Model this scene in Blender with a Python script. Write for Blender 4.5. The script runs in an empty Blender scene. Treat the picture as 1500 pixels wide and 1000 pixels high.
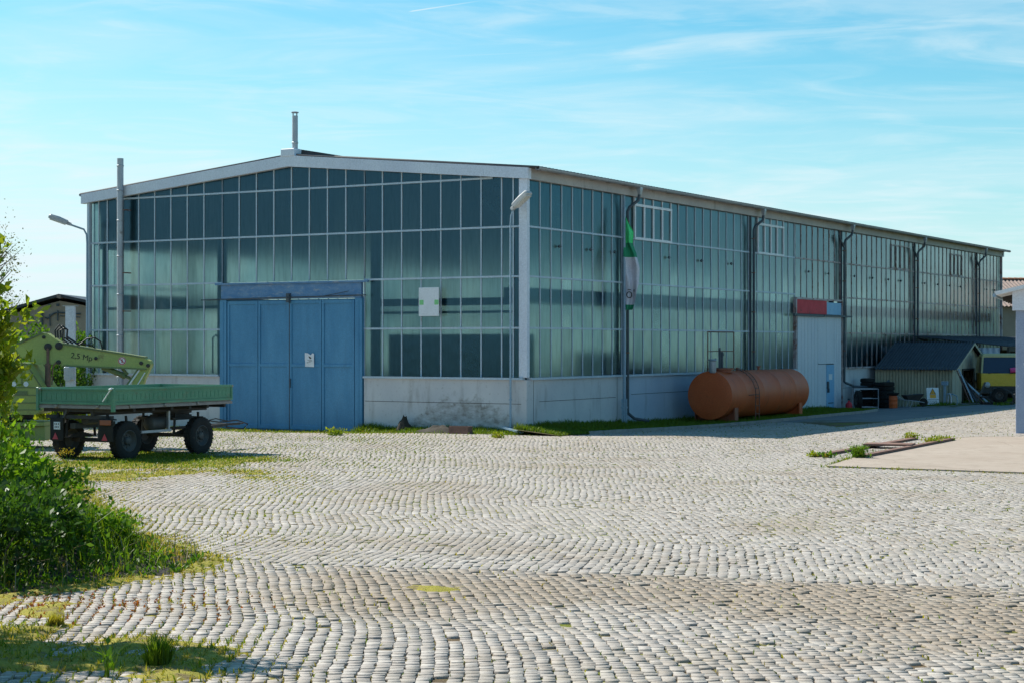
import bpy, math, random
import numpy as np
from mathutils import Vector, Matrix, noise

random.seed(7)
RNG = np.random.default_rng(11)
PI = math.pi
R = math.radians
S = bpy.context.scene
COL = S.collection

# ------------------------------------------------------------------ camera
F_PX, Y_HOR, EYE = 2540.0, 504.0, 2.72
cam_d = bpy.data.cameras.new('camera')
cam = bpy.data.objects.new('camera', cam_d)
COL.objects.link(cam)
cam.location = (0, 0, EYE)
cam.rotation_euler = (PI / 2, 0, 0)
cam_d.sensor_width = 36.0
cam_d.lens = F_PX / 1500.0 * 36.0
cam_d.shift_y = (Y_HOR - 500.0) / 1500.0
cam_d.clip_start = 0.1
cam_d.clip_end = 5000
S.camera = cam

# ------------------------------------------------------------------ sun direction
SHADOW_ANG = R(-33.0)                 # ground direction in which shadows fall
SUN_EL = R(45.0)
SX, SY = math.cos(SHADOW_ANG), math.sin(SHADOW_ANG)
sun_vec = Vector((-SX * math.cos(SUN_EL), -SY * math.cos(SUN_EL), math.sin(SUN_EL)))   # towards the sun

# ------------------------------------------------------------------ world
W = bpy.data.worlds.new('World')
S.world = W
W.use_nodes = True
nt = W.node_tree
nt.nodes.clear()
def N(tree, kind, **kw):
    n = tree.nodes.new(kind)
    for k, v in kw.items():
        if k.startswith('i_'):
            n.inputs[k[2:].replace('_', ' ')].default_value = v
        else:
            setattr(n, k, v)
    return n
out = N(nt, 'ShaderNodeOutputWorld')
bg = N(nt, 'ShaderNodeBackground')
bg.inputs['Strength'].default_value = 0.085
sky = N(nt, 'ShaderNodeTexSky', sky_type='NISHITA', sun_disc=False)
sky.sun_elevation = SUN_EL
sky.sun_rotation = math.atan2(sun_vec.x, sun_vec.y)
sky.altitude = 0
sky.air_density = 1.0
sky.dust_density = 0.7
sky.ozone_density = 1.0
tint = N(nt, 'ShaderNodeMix', data_type='RGBA', blend_type='MULTIPLY')
tint.inputs['Factor'].default_value = 1.0
tint.inputs[7].default_value = (0.44, 1.03, 1.10, 1)
nt.links.new(sky.outputs[0], tint.inputs[6])
# thin cirrus: streaky noise on a flat layer high above (direction divided by its height)
tc = N(nt, 'ShaderNodeTexCoord')
sep = N(nt, 'ShaderNodeSeparateXYZ')
nt.links.new(tc.outputs['Generated'], sep.inputs[0])
def wmath(op, a, b=None, clamp=False):
    n = N(nt, 'ShaderNodeMath', operation=op, use_clamp=clamp)
    for i, v in enumerate((a, b)):
        if v is None:
            continue
        if isinstance(v, (int, float)):
            n.inputs[i].default_value = v
        else:
            nt.links.new(v, n.inputs[i])
    return n.outputs[0]
hz = wmath('ADD', wmath('MAXIMUM', sep.outputs['Z'], 0.0), 0.07)
px_ = wmath('DIVIDE', sep.outputs['X'], hz)
py_ = wmath('DIVIDE', sep.outputs['Y'], hz)
comb = N(nt, 'ShaderNodeCombineXYZ')
nt.links.new(px_, comb.inputs[0])
nt.links.new(py_, comb.inputs[1])
def cloud_layer(rot, scale, loc, lo, hi, detail=7.0, dist=1.2):
    mp = N(nt, 'ShaderNodeMapping')
    mp.inputs['Rotation'].default_value = (0, 0, rot)
    mp.inputs['Scale'].default_value = scale
    mp.inputs['Location'].default_value = loc
    nt.links.new(comb.outputs[0], mp.inputs[0])
    nz = N(nt, 'ShaderNodeTexNoise')
    nz.inputs['Scale'].default_value = 1.0
    nz.inputs['Detail'].default_value = detail
    nz.inputs['Roughness'].default_value = 0.58
    nz.inputs['Distortion'].default_value = dist
    nt.links.new(mp.outputs[0], nz.inputs['Vector'])
    mr = N(nt, 'ShaderNodeMapRange', interpolation_type='SMOOTHSTEP')
    mr.inputs['From Min'].default_value = lo
    mr.inputs['From Max'].default_value = hi
    nt.links.new(nz.outputs['Fac'], mr.inputs['Value'])
    return mr.outputs[0]
c1 = cloud_layer(R(8), (0.80, 1.15, 1), (3.1, 0.4, 0), 0.40, 0.72)
c2 = cloud_layer(R(-14), (1.7, 3.0, 1), (7.2, 2.4, 0), 0.42, 0.74, 9.0, 1.5)
cl = wmath('ADD', wmath('MULTIPLY', c1, 0.42), wmath('MULTIPLY', c2, 0.34), True)
# horizon milkiness
hm = N(nt, 'ShaderNodeMapRange', interpolation_type='SMOOTHSTEP')
hm.inputs['From Min'].default_value = -0.02
hm.inputs['From Max'].default_value = 0.21
hm.inputs['To Min'].default_value = 0.92
hm.inputs['To Max'].default_value = 0.0
side_ = wmath('MULTIPLY', sep.outputs['X'], 0.09)
nt.links.new(wmath('ADD', sep.outputs['Z'], side_), hm.inputs['Value'])
cl = wmath('MAXIMUM', wmath('MULTIPLY', cl, 0.85), wmath('ADD', hm.outputs[0], wmath('MULTIPLY', cl, 0.55), True), True)
# vapour trails: thin great-circle streaks
ysafe = wmath('MAXIMUM', sep.outputs['Y'], 0.05)
gu_, gv_ = wmath('DIVIDE', sep.outputs['X'], ysafe), wmath('DIVIDE', sep.outputs['Z'], ysafe)
for (ua, va, ub, vb, wd, amt) in ((-0.0610, 0.1913, -0.0100, 0.1990, 0.0007, 0.8), (-0.045, 0.1655, 0.095, 0.1715, 0.0011, 0.30), (0.25, 0.178, 0.30, 0.184, 0.0012, 0.3)):
    L_ = math.hypot(ub - ua, vb - va); nx_, ny_ = -(vb - va) / L_, (ub - ua) / L_
    dd = wmath('ABSOLUTE', wmath('SUBTRACT', wmath('ADD', wmath('MULTIPLY', gu_, nx_), wmath('MULTIPLY', gv_, ny_)), ua * nx_ + va * ny_))
    ln_ = wmath('SUBTRACT', 1.0, wmath('DIVIDE', dd, wd), True)
    tt_ = wmath('DIVIDE', wmath('SUBTRACT', gu_, ua), ub - ua)
    wn_ = wmath('MULTIPLY', wmath('MULTIPLY', tt_, 14.0, True), wmath('MULTIPLY', wmath('SUBTRACT', 1.0, tt_), 1.3, True))
    cl = wmath('MAXIMUM', cl, wmath('MULTIPLY', wmath('MULTIPLY', ln_, wn_), amt), True)
fade_ = N(nt, 'ShaderNodeMapRange', interpolation_type='SMOOTHSTEP')
fade_.inputs['From Min'].default_value = 0.20
fade_.inputs['From Max'].default_value = 0.42
fade_.inputs['To Min'].default_value = 1.0
fade_.inputs['To Max'].default_value = 0.08
nt.links.new(sep.outputs['Z'], fade_.inputs['Value'])
cl = wmath('MULTIPLY', cl, fade_.outputs[0])
cmix = N(nt, 'ShaderNodeMix', data_type='RGBA', blend_type='MIX')
cmix.inputs[7].default_value = (6.0, 7.05, 7.4, 1)
nt.links.new(cl, cmix.inputs['Factor'])
nt.links.new(tint.outputs[2], cmix.inputs[6])
nt.links.new(cmix.outputs[2], bg.inputs['Color'])
nt.links.new(bg.outputs[0], out.inputs[0])

# ------------------------------------------------------------------ sun
sd = bpy.data.lights.new('sun', 'SUN')
sd.energy = 4.9
sd.angle = R(0.53)
sd.color = (1.0, 0.94, 0.84)
so = bpy.data.objects.new('sun', sd)
COL.objects.link(so)
so.rotation_euler = sun_vec.to_track_quat('Z', 'Y').to_euler()
so.location = (-30, 40, 40)

# ------------------------------------------------------------------ exposure and render settings
S.view_settings.view_transform = 'Standard'
S.view_settings.look = 'None'
S.view_settings.exposure = 0.66
S.view_settings.gamma = 1.0
S.render.engine = 'CYCLES'
S.cycles.use_denoising = True
S.cycles.max_bounces = 8
S.cycles.diffuse_bounces = 3
S.cycles.glossy_bounces = 3
S.cycles.transmission_bounces = 6
S.cycles.transparent_max_bounces = 8
S.cycles.sample_clamp_indirect = 4.0
S.cycles.caustics_reflective = False
S.cycles.caustics_refractive = False

# ================================================================== helpers
class MB:
    """collects shapes; build() links them as ONE mesh object"""
    def __init__(self):
        self.v, self.f = [], []
    def add(self, vs, fs):
        o = len(self.v)
        self.v += [tuple(p) for p in vs]
        self.f += [tuple(i + o for i in f) for f in fs]
        return self
    def box(self, x0, y0, z0, x1, y1, z1, bev=0.0):
        x0, x1 = min(x0, x1), max(x0, x1)
        y0, y1 = min(y0, y1), max(y0, y1)
        z0, z1 = min(z0, z1), max(z0, z1)
        if bev <= 0:
            v = [(x, y, z) for z in (z0, z1) for y in (y0, y1) for x in (x0, x1)]
            return self.add(v, [(0, 2, 3, 1), (4, 5, 7, 6), (0, 1, 5, 4), (2, 6, 7, 3), (0, 4, 6, 2), (1, 3, 7, 5)])
        b = min(bev, (x1 - x0) / 2.01, (y1 - y0) / 2.01, (z1 - z0) / 2.01)
        loops = []
        for z, i in ((z0, b), (z0 + b, 0), (z1 - b, 0), (z1, b)):
            a0, a1, c0, c1 = x0 + i, x1 - i, y0 + i, y1 - i
            e = b * 0.6 if i == 0 else b * 0.3
            loops.append([(a0 + e, c0, z), (a1 - e, c0, z), (a1, c0 + e, z), (a1, c1 - e, z), (a1 - e, c1, z), (a0 + e, c1, z), (a0, c1 - e, z), (a0, c0 + e, z)])
        return self.rings(loops, True)
    def rings(self, loops, caps=True, closed=True):
        n = len(loops[0])
        vs = [p for l in loops for p in l]
        fs = []
        for k in range(len(loops) - 1):
            for i in range(n if closed else n - 1):
                j = (i + 1) % n
                fs.append((k * n + i, k * n + j, (k + 1) * n + j, (k + 1) * n + i))
        if caps:
            fs.append(tuple(reversed(range(n))))
            fs.append(tuple(range((len(loops) - 1) * n, len(loops) * n)))
        return self.add(vs, fs)
    def obox(self, p, q, w, h, up=(0, 0, 1)):
        """bar from p to q with section w (sideways) x h (up)"""
        p, q = Vector(p), Vector(q)
        d = (q - p).normalized()
        u = Vector(up)
        if abs(d.dot(u)) > 0.98:
            u = Vector((1, 0, 0))
        s = d.cross(u).normalized()
        u = s.cross(d).normalized()
        l = []
        for c in (p, q):
            l.append([c - s * w / 2 - u * h / 2, c + s * w / 2 - u * h / 2, c + s * w / 2 + u * h / 2, c - s * w / 2 + u * h / 2])
        return self.rings(l)
    def tube(self, pts, r, n=10, caps=True):
        pts = [Vector(p) for p in pts]
        rs = r if isinstance(r, (list, tuple)) else [r] * len(pts)
        loops = []
        prev = None
        for i, p in enumerate(pts):
            a = pts[max(i - 1, 0)]
            b = pts[min(i + 1, len(pts) - 1)]
            d = (b - a)
            d = d.normalized() if d.length > 1e-9 else Vector((0, 0, 1))
            if prev is None:
                s = d.orthogonal().normalized()
            else:
                s = (prev - d * prev.dot(d))
                s = s.normalized() if s.length > 1e-6 else d.orthogonal().normalized()
            prev = s
            t = d.cross(s)
            loops.append([p + (s * math.cos(2 * PI * k / n) + t * math.sin(2 * PI * k / n)) * rs[i] for k in range(n)])
        return self.rings(loops, caps)
    def lathe(self, prof, c, axis, n=32, caps=True):
        """prof = [(distance along the axis, radius)]"""
        a = Vector(axis).normalized()
        s = a.orthogonal().normalized()
        if abs(a.z) < 0.9:
            s = a.cross(Vector((0, 0, 1))).normalized()
        t = a.cross(s)
        c = Vector(c)
        loops = [[c + a * d + (s * math.cos(2 * PI * k / n) + t * math.sin(2 * PI * k / n)) * max(r, 1e-4) for k in range(n)] for d, r in prof]
        return self.rings(loops, caps)
    def prism(self, poly, off):
        """poly: list of 3-D points, extruded by the vector off"""
        o = Vector(off)
        return self.rings([[Vector(p) for p in poly], [Vector(p) + o for p in poly]])
    def build(self, name, mat, parent=None, smooth=False, angle=35):
        me = bpy.data.meshes.new(name)
        me.from_pydata(self.v, [], self.f)
        me.update()
        if mat:
            me.materials.append(mat)
        import bmesh
        bm = bmesh.new(); bm.from_mesh(me)
        bmesh.ops.recalc_face_normals(bm, faces=bm.faces)
        if smooth:
            a = R(angle)
            for f in bm.faces:
                f.smooth = True
            for e in bm.edges:
                if len(e.link_faces) == 2 and e.calc_face_angle(0) > a:
                    e.smooth = False
        bm.to_mesh(me); bm.free()
        o = bpy.data.objects.new(name, me)
        COL.objects.link(o)
        if parent:
            o.parent = parent
        return o

def np_mesh(name, V, F, mat, parent=None, smooth=False):
    V = np.asarray(V, np.float32); F = np.asarray(F, np.int32)
    me = bpy.data.meshes.new(name)
    m, k = F.shape
    me.vertices.add(len(V)); me.vertices.foreach_set('co', V.ravel())
    me.loops.add(m * k); me.loops.foreach_set('vertex_index', F.ravel())
    me.polygons.add(m)
    me.polygons.foreach_set('loop_start', np.arange(0, m * k, k, dtype=np.int32))
    me.polygons.foreach_set('loop_total', np.full(m, k, np.int32))
    if smooth:
        me.polygons.foreach_set('use_smooth', np.ones(m, bool))
    me.update(calc_edges=True)
    if mat:
        me.materials.append(mat)
    o = bpy.data.objects.new(name, me)
    COL.objects.link(o)
    if parent:
        o.parent = parent
    return o

def tag(o, label=None, cat=None, group=None, kind=None):
    for k, v in (('label', label), ('category', cat), ('group', group), ('kind', kind)):
        if v:
            o[k] = v
    return o
def thing(name, label, cat, loc=(0, 0, 0), rz=0.0, group=None):
    o = bpy.data.objects.new(name, None)
    o.empty_display_size = 0.3
    COL.objects.link(o)
    o.location = loc
    o.rotation_euler = (0, 0, rz)
    return tag(o, label, cat, group)
def copy_tree(o, parent=None):
    c = o.copy(); COL.objects.link(c)
    if parent:
        c.parent = parent
    for ch in list(o.children):
        copy_tree(ch, c)
    return c
def text_mesh(name, body, size, mat, parent, loc, rot, extrude=0.002):
    cu = bpy.data.curves.new(name, 'FONT')
    cu.body = body; cu.size = size; cu.extrude = extrude
    cu.align_x = 'CENTER'; cu.align_y = 'CENTER'
    tmp = bpy.data.objects.new(name, cu)
    me = bpy.data.meshes.new_from_object(tmp)
    bpy.data.objects.remove(tmp)
    me.materials.clear(); me.materials.append(mat)
    o = bpy.data.objects.new(name, me); COL.objects.link(o)
    o.parent = parent; o.location = loc; o.rotation_euler = rot
    return o

# ------------------------------------------------------------------ where things are
TH = R(30.45)
U2 = Vector((math.sin(TH), math.cos(TH), 0))      # along the long side, away from the corner
U1 = Vector((-math.cos(TH), math.sin(TH), 0))     # along the gable front, to the left
CX, CY = 0.466, 55.0                              # near corner of the hall
HROT = math.atan2(U2.y, U2.x)
HLEN, HWID = 57.3, 18.87
def HL(x, y, z=0.0):
    return Vector((CX, CY, 0)) + U2 * x + U1 * y + Vector((0, 0, z))
def to_local(X, Y):
    dx, dy = X - CX, Y - CY
    return dx * U2.x + dy * U2.y, dx * U1.x + dy * U1.y
def sstep(a, b, x):
    t = np.clip((x - a) / (b - a), 0, 1)
    return t * t * (3 - 2 * t)
def ground_z(X, Y):
    X = np.asarray(X, float); Y = np.asarray(Y, float)
    xl, yl = to_local(X, Y)
    dist = np.hypot(np.maximum(-xl, 0), np.maximum(-yl, 0))
    dc = np.hypot(xl, yl)
    g = -0.25 * (1 - sstep(0.3, 6.0, dist)) * (0.35 + 0.65 * sstep(0.0, 9.0, dc))
    return g + 0.012 * np.sin(X * 0.55 + 0.8) * np.sin(Y * 0.31)
def gz(p):
    return float(ground_z(p[0], p[1]))
def at(px, d):
    return (px - 750.0) / F_PX * d

# ================================================================== materials
def M_new(name):
    m = bpy.data.materials.new(name)
    m.use_nodes = True
    t = m.node_tree
    b = t.nodes['Principled BSDF']
    return m, t, b
def coords(t, scale=(1, 1, 1), rot=(0, 0, 0), kind='Object'):
    c = N(t, 'ShaderNodeTexCoord')
    mp = N(t, 'ShaderNodeMapping')
    mp.inputs['Scale'].default_value = scale
    mp.inputs['Rotation'].default_value = rot
    t.links.new(c.outputs[kind], mp.inputs[0])
    return mp.outputs[0]
def noise_fac(t, vec, scale, lo=0.35, hi=0.65, detail=6.0, rough=0.6, dist=0.0):
    n = N(t, 'ShaderNodeTexNoise')
    n.inputs['Scale'].default_value = scale
    n.inputs['Detail'].default_value = detail
    n.inputs['Roughness'].default_value = rough
    n.inputs['Distortion'].default_value = dist
    t.links.new(vec, n.inputs['Vector'])
    r = N(t, 'ShaderNodeMapRange')
    r.inputs['From Min'].default_value = lo
    r.inputs['From Max'].default_value = hi
    t.links.new(n.outputs['Fac'], r.inputs['Value'])
    return r.outputs[0]
def mixc(t, fac, a, b, mode='MIX'):
    m = N(t, 'ShaderNodeMix', data_type='RGBA', blend_type=mode)
    for k, v in (('Factor', fac), (6, a), (7, b)):
        if isinstance(v, (int, float)):
            m.inputs[k].default_value = v
        elif isinstance(v, (tuple, list)):
            m.inputs[k].default_value = tuple(v) + ((1,) if len(v) == 3 else ())
        else:
            t.links.new(v, m.inputs[k])
    return m.outputs[2]
def mth(t, op, a, b=None, clamp=False):
    n = N(t, 'ShaderNodeMath', operation=op, use_clamp=clamp)
    for i, v in enumerate((a, b)):
        if v is None:
            continue
        if isinstance(v, (int, float)):
            n.inputs[i].default_value = v
        else:
            t.links.new(v, n.inputs[i])
    return n.outputs[0]
def bump(t, b, h, strength=0.3, dist=0.02):
    n = N(t, 'ShaderNodeBump')
    n.inputs['Strength'].default_value = strength
    n.inputs['Distance'].default_value = dist
    t.links.new(h, n.inputs['Height'])
    t.links.new(n.outputs[0], b.inputs['Normal'])
def surf(name, c1, c2=None, c3=None, scale=3.0, stretch=(1, 1, 1), rough=0.6, metal=0.0, bmp=0.15, lo3=0.6, hi3=0.72, scale3=2.0, stretch3=None, spec=0.4, fine=None):
    """two tones mixed by broad noise, a third (rust, dirt, moss) in patches, fine bump"""
    m, t, b = M_new(name)
    v = coords(t, stretch)
    c = c1
    if c2:
        c = mixc(t, noise_fac(t, v, scale, 0.35, 0.65), c1, c2)
    if c3:
        v3 = coords(t, stretch3 or (1, 1, 1))
        c = mixc(t, noise_fac(t, v3, scale3, lo3, hi3, 9.0, 0.68), c, c3)
    n2 = noise_fac(t, coords(t), fine or 24.0, 0.3, 0.7, 5.0, 0.7)
    g = N(t, 'ShaderNodeMapRange'); g.inputs['To Min'].default_value = 0.82; g.inputs['To Max'].default_value = 1.14
    t.links.new(n2, g.inputs['Value'])
    cm = N(t, 'ShaderNodeVectorMath', operation='SCALE')
    if isinstance(c, tuple):
        cm.inputs[0].default_value = c
    else:
        t.links.new(c, cm.inputs[0])
    t.links.new(g.outputs[0], cm.inputs['Scale'])
    t.links.new(cm.outputs[0], b.inputs['Base Color'])
    b.inputs['Metallic'].default_value = metal
    rr = N(t, 'ShaderNodeMapRange'); rr.inputs['To Min'].default_value = max(rough - 0.12, 0.05); rr.inputs['To Max'].default_value = min(rough + 0.15, 1)
    t.links.new(n2, rr.inputs['Value']); t.links.new(rr.outputs[0], b.inputs['Roughness'])
    b.inputs['Specular IOR Level'].default_value = spec
    if bmp:
        bump(t, b, n2, bmp, 0.01)
    return m

MAT = {}
MAT['frame'] = surf('pale_blue_frame_paint', (0.40, 0.50, 0.60), (0.48, 0.56, 0.63), (0.22, 0.17, 0.14), scale=1.5, rough=0.5, lo3=0.66, hi3=0.75, scale3=3.0)
MAT['rusty_frame'] = surf('rusty_frame_paint', (0.40, 0.31, 0.30), (0.46, 0.44, 0.47), (0.24, 0.12, 0.09), scale=0.9, rough=0.65, lo3=0.5, hi3=0.62, scale3=2.5)
MAT['fascia'] = surf('pale_painted_sheet', (0.60, 0.64, 0.74), (0.68, 0.72, 0.80), (0.42, 0.44, 0.48), scale=0.5, rough=0.55, lo3=0.62, hi3=0.8, scale3=1.5, stretch3=(1, 1, 0.4), bmp=0.05)
MAT['eave'] = surf('beige_eave_beam', (0.40, 0.38, 0.38), (0.50, 0.47, 0.45), (0.24, 0.22, 0.22), scale=0.8, rough=0.8, scale3=1.5, stretch3=(1, 1, 0.3))
MAT['corrugated_roof'] = surf('grey_fibre_cement', (0.07, 0.07, 0.08), (0.11, 0.11, 0.11), (0.05, 0.06, 0.05), scale=0.6, rough=0.9)
MAT['zinc'] = surf('weathered_zinc', (0.34, 0.37, 0.42), (0.44, 0.47, 0.50), (0.22, 0.20, 0.19), scale=2.0, rough=0.5, metal=0.5, lo3=0.6, hi3=0.7, bmp=0.05)
MAT['dark_pipe'] = surf('dark_grey_pipe_paint', (0.05, 0.07, 0.09), (0.08, 0.10, 0.12), (0.10, 0.06, 0.04), rough=0.55)
MAT['steel_blue'] = surf('blue_grey_steel_paint', (0.22, 0.33, 0.44), (0.28, 0.39, 0.48), (0.16, 0.13, 0.12), scale=1.5, rough=0.5, lo3=0.68, hi3=0.76)
MAT['blue_door'] = surf('blue_door_paint', (0.055, 0.215, 0.39), (0.085, 0.275, 0.46), (0.05, 0.13, 0.22), scale=1.6, stretch=(1, 1, 0.25), rough=0.45, lo3=0.58, hi3=0.85, scale3=2.2, stretch3=(1.5, 1.5, 0.18), bmp=0.08)
MAT['blue_lintel'] = surf('flaking_blue_paint', (0.09, 0.21, 0.40), (0.16, 0.28, 0.44), (0.33, 0.36, 0.40), scale=2.5, stretch=(1, 1, 2.5), rough=0.7, lo3=0.55, hi3=0.68, scale3=2.5, stretch3=(1, 1, 3))
MAT['pale_door'] = surf('pale_blue_sheet_door', (0.56, 0.60, 0.68), (0.64, 0.67, 0.73), (0.28, 0.27, 0.28), scale=1.2, stretch=(1, 1, 0.3), rough=0.55, lo3=0.62, hi3=0.75, scale3=3, stretch3=(2, 2, 0.3))
MAT['light_blue_door'] = surf('bright_blue_door_paint', (0.20, 0.42, 0.66), (0.26, 0.48, 0.70), (0.13, 0.22, 0.3), rough=0.5, stretch=(1, 1, 0.3))
MAT['red_panel'] = surf('faded_red_board', (0.52, 0.02, 0.04), (0.60, 0.035, 0.06), (0.10, 0.03, 0.03), scale=2, rough=0.6, lo3=0.58, hi3=0.66, scale3=3.5)
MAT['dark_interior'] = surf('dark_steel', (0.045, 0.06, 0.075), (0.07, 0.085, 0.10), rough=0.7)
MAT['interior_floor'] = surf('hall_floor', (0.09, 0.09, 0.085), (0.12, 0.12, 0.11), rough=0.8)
MAT['orange'] = surf('orange_tank_paint', (0.50, 0.10, 0.032), (0.56, 0.13, 0.045), (0.24, 0.07, 0.035), scale=1.1, stretch=(1, 1, 0.6), rough=0.5, spec=.25, lo3=0.56, hi3=0.72, scale3=1.6, stretch3=(2.2, 0.5, 0.8), bmp=0.06)
MAT['orange_dark'] = surf('rusty_orange', (0.34, 0.10, 0.05), (0.24, 0.08, 0.05), rough=0.6)
MAT['rust'] = surf('brown_rust', (0.15, 0.085, 0.07), (0.21, 0.12, 0.09), (0.09, 0.07, 0.07), rough=0.85)
MAT['black'] = surf('black_rubber', (0.013, 0.013, 0.014), (0.022, 0.022, 0.022), (0.06, 0.055, 0.045), rough=0.85, lo3=0.6, hi3=0.75, scale3=4)
MAT['hose'] = surf('black_hose', (0.015, 0.015, 0.017), rough=0.5, bmp=0)
MAT['chassis'] = surf('dark_greasy_chassis', (0.035, 0.035, 0.04), (0.06, 0.055, 0.05), (0.09, 0.055, 0.035), rough=0.75)
MAT['rim'] = surf('dirty_wheel_rim', (0.06, 0.065, 0.07), (0.09, 0.085, 0.08), (0.12, 0.07, 0.045), rough=0.6)
MAT['trailer'] = surf('green_trailer_paint', (0.07, 0.23, 0.14), (0.11, 0.29, 0.18), (0.15, 0.20, 0.12), scale=1.2, rough=0.45, lo3=0.55, hi3=0.75, scale3=3, stretch3=(1, 1, 2.5))
MAT['trailer_frame'] = surf('grey_timber_frame', (0.25, 0.22, 0.21), (0.33, 0.30, 0.28), (0.16, 0.09, 0.06), rough=0.8, scale3=3)
MAT['crane'] = surf('olive_green_paint', (0.30, 0.35, 0.10), (0.36, 0.40, 0.13), (0.17, 0.14, 0.06), scale=1.2, rough=0.5, lo3=0.62, hi3=0.74, scale3=2.4, bmp=0.06)
MAT['crane_dark'] = surf('dirty_olive_steel', (0.13, 0.17, 0.075), (0.17, 0.20, 0.09), (0.10, 0.06, 0.03), rough=0.65)
MAT['white'] = surf('white_paint', (0.74, 0.76, 0.80), (0.68, 0.70, 0.74), rough=0.5, bmp=0.04)
MAT['grey_white'] = surf('greyish_white_paint', (0.50, 0.54, 0.62), (0.58, 0.62, 0.68), (0.36, 0.36, 0.38), rough=0.6)
MAT['peeling'] = surf('peeling_blue_grey_paint', (0.27, 0.33, 0.46), (0.32, 0.38, 0.50), (0.55, 0.57, 0.60), rough=0.7, lo3=0.64, hi3=0.67, scale3=6.0)
MAT['print'] = surf('dark_print', (0.03, 0.03, 0.03), rough=0.6, bmp=0)
MAT['red_print'] = surf('red_print', (0.50, 0.06, 0.09), rough=0.5, bmp=0)
MAT['pink'] = surf('pink_plastic', (0.75, 0.07, 0.25), rough=0.5, bmp=0)
MAT['green_tape'] = surf('green_tape', (0.22, 0.58, 0.24), rough=0.5, bmp=0)
MAT['orange_print'] = surf('orange_print', (0.78, 0.36, 0.03), rough=0.5, bmp=0)
MAT['lens'] = surf('milky_lamp_cover', (0.62, 0.62, 0.60), (0.52, 0.52, 0.5), rough=0.3, bmp=0)
MAT['lamp_grey'] = surf('grey_lamp_housing', (0.46, 0.47, 0.48), (0.40, 0.42, 0.44), rough=0.5, bmp=0.03)
MAT['beige_wall'] = surf('beige_render', (0.27, 0.23, 0.19), (0.33, 0.285, 0.235), (0.20, 0.165, 0.135), scale=0.7, rough=0.9, scale3=0.9)
MAT['tile'] = surf('red_grey_tiles', (0.20, 0.16, 0.15), (0.27, 0.2, 0.17), rough=0.85)
MAT['ridge_tile'] = surf('orange_ridge_tiles', (0.42, 0.17, 0.08), (0.34, 0.15, 0.09), rough=0.8)
MAT['cream_sheet'] = surf('cream_corrugated_sheet', (0.36, 0.34, 0.24), (0.44, 0.41, 0.30), (0.22, 0.16, 0.10), scale=0.9, rough=0.6, lo3=0.6, hi3=0.7, scale3=2.2, stretch3=(1, 1, 0.4))
MAT['pale_board'] = surf('pale_timber_boards', (0.42, 0.40, 0.33), (0.50, 0.47, 0.38), (0.26, 0.24, 0.2), scale=1.5, stretch=(1, 1, 0.2), rough=0.8, stretch3=(2, 2, 0.3))
MAT['dark_sheet'] = surf('dark_corrugated_sheet', (0.035, 0.042, 0.055), (0.055, 0.065, 0.08), (0.07, 0.06, 0.045), rough=0.6)
MAT['yellow'] = surf('yellow_truck_paint', (0.66, 0.40, 0.03), (0.70, 0.44, 0.05), (0.28, 0.16, 0.04), rough=0.4, lo3=0.66, hi3=0.76)
MAT['cream'] = surf('cream_roof_paint', (0.52, 0.46, 0.24), (0.46, 0.41, 0.22), rough=0.5)
MAT['orange_plastic'] = surf('orange_drum_plastic', (0.62, 0.11, 0.02), (0.52, 0.10, 0.03), rough=0.5)
MAT['soil'] = surf('shade_darkened_soil', (0.030, 0.027, 0.022), (0.05, 0.043, 0.034), rough=0.95, bmp=0.6, fine=12)  # near-black tone puts shade into the soil, so sunlit heaps look shaded
MAT['stone'] = surf('grey_stone', (0.34, 0.33, 0.31), (0.26, 0.25, 0.24), rough=0.9, bmp=0.4)
MAT['bark'] = surf('grey_brown_bark', (0.13, 0.10, 0.08), (0.19, 0.16, 0.13), rough=0.9, bmp=0.5)
MAT['flag_green'] = surf('bright_green_cloth', (0.06, 0.62, 0.20), (0.08, 0.70, 0.26), rough=0.8, bmp=0)
MAT['flag_dark'] = surf('dark_green_cloth', (0.02, 0.24, 0.12), rough=0.8, bmp=0)
MAT['flag_white'] = surf('white_cloth', (0.55, 0.55, 0.63), (0.60, 0.60, 0.67), rough=0.85, bmp=0)
MAT['dark_glass'] = surf('dark_vehicle_glass', (0.02, 0.035, 0.07), rough=0.12, bmp=0, spec=0.6)
MAT['shade'] = surf('dark_timber', (0.05, 0.045, 0.04), (0.07, 0.06, 0.05), rough=0.9)

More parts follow.
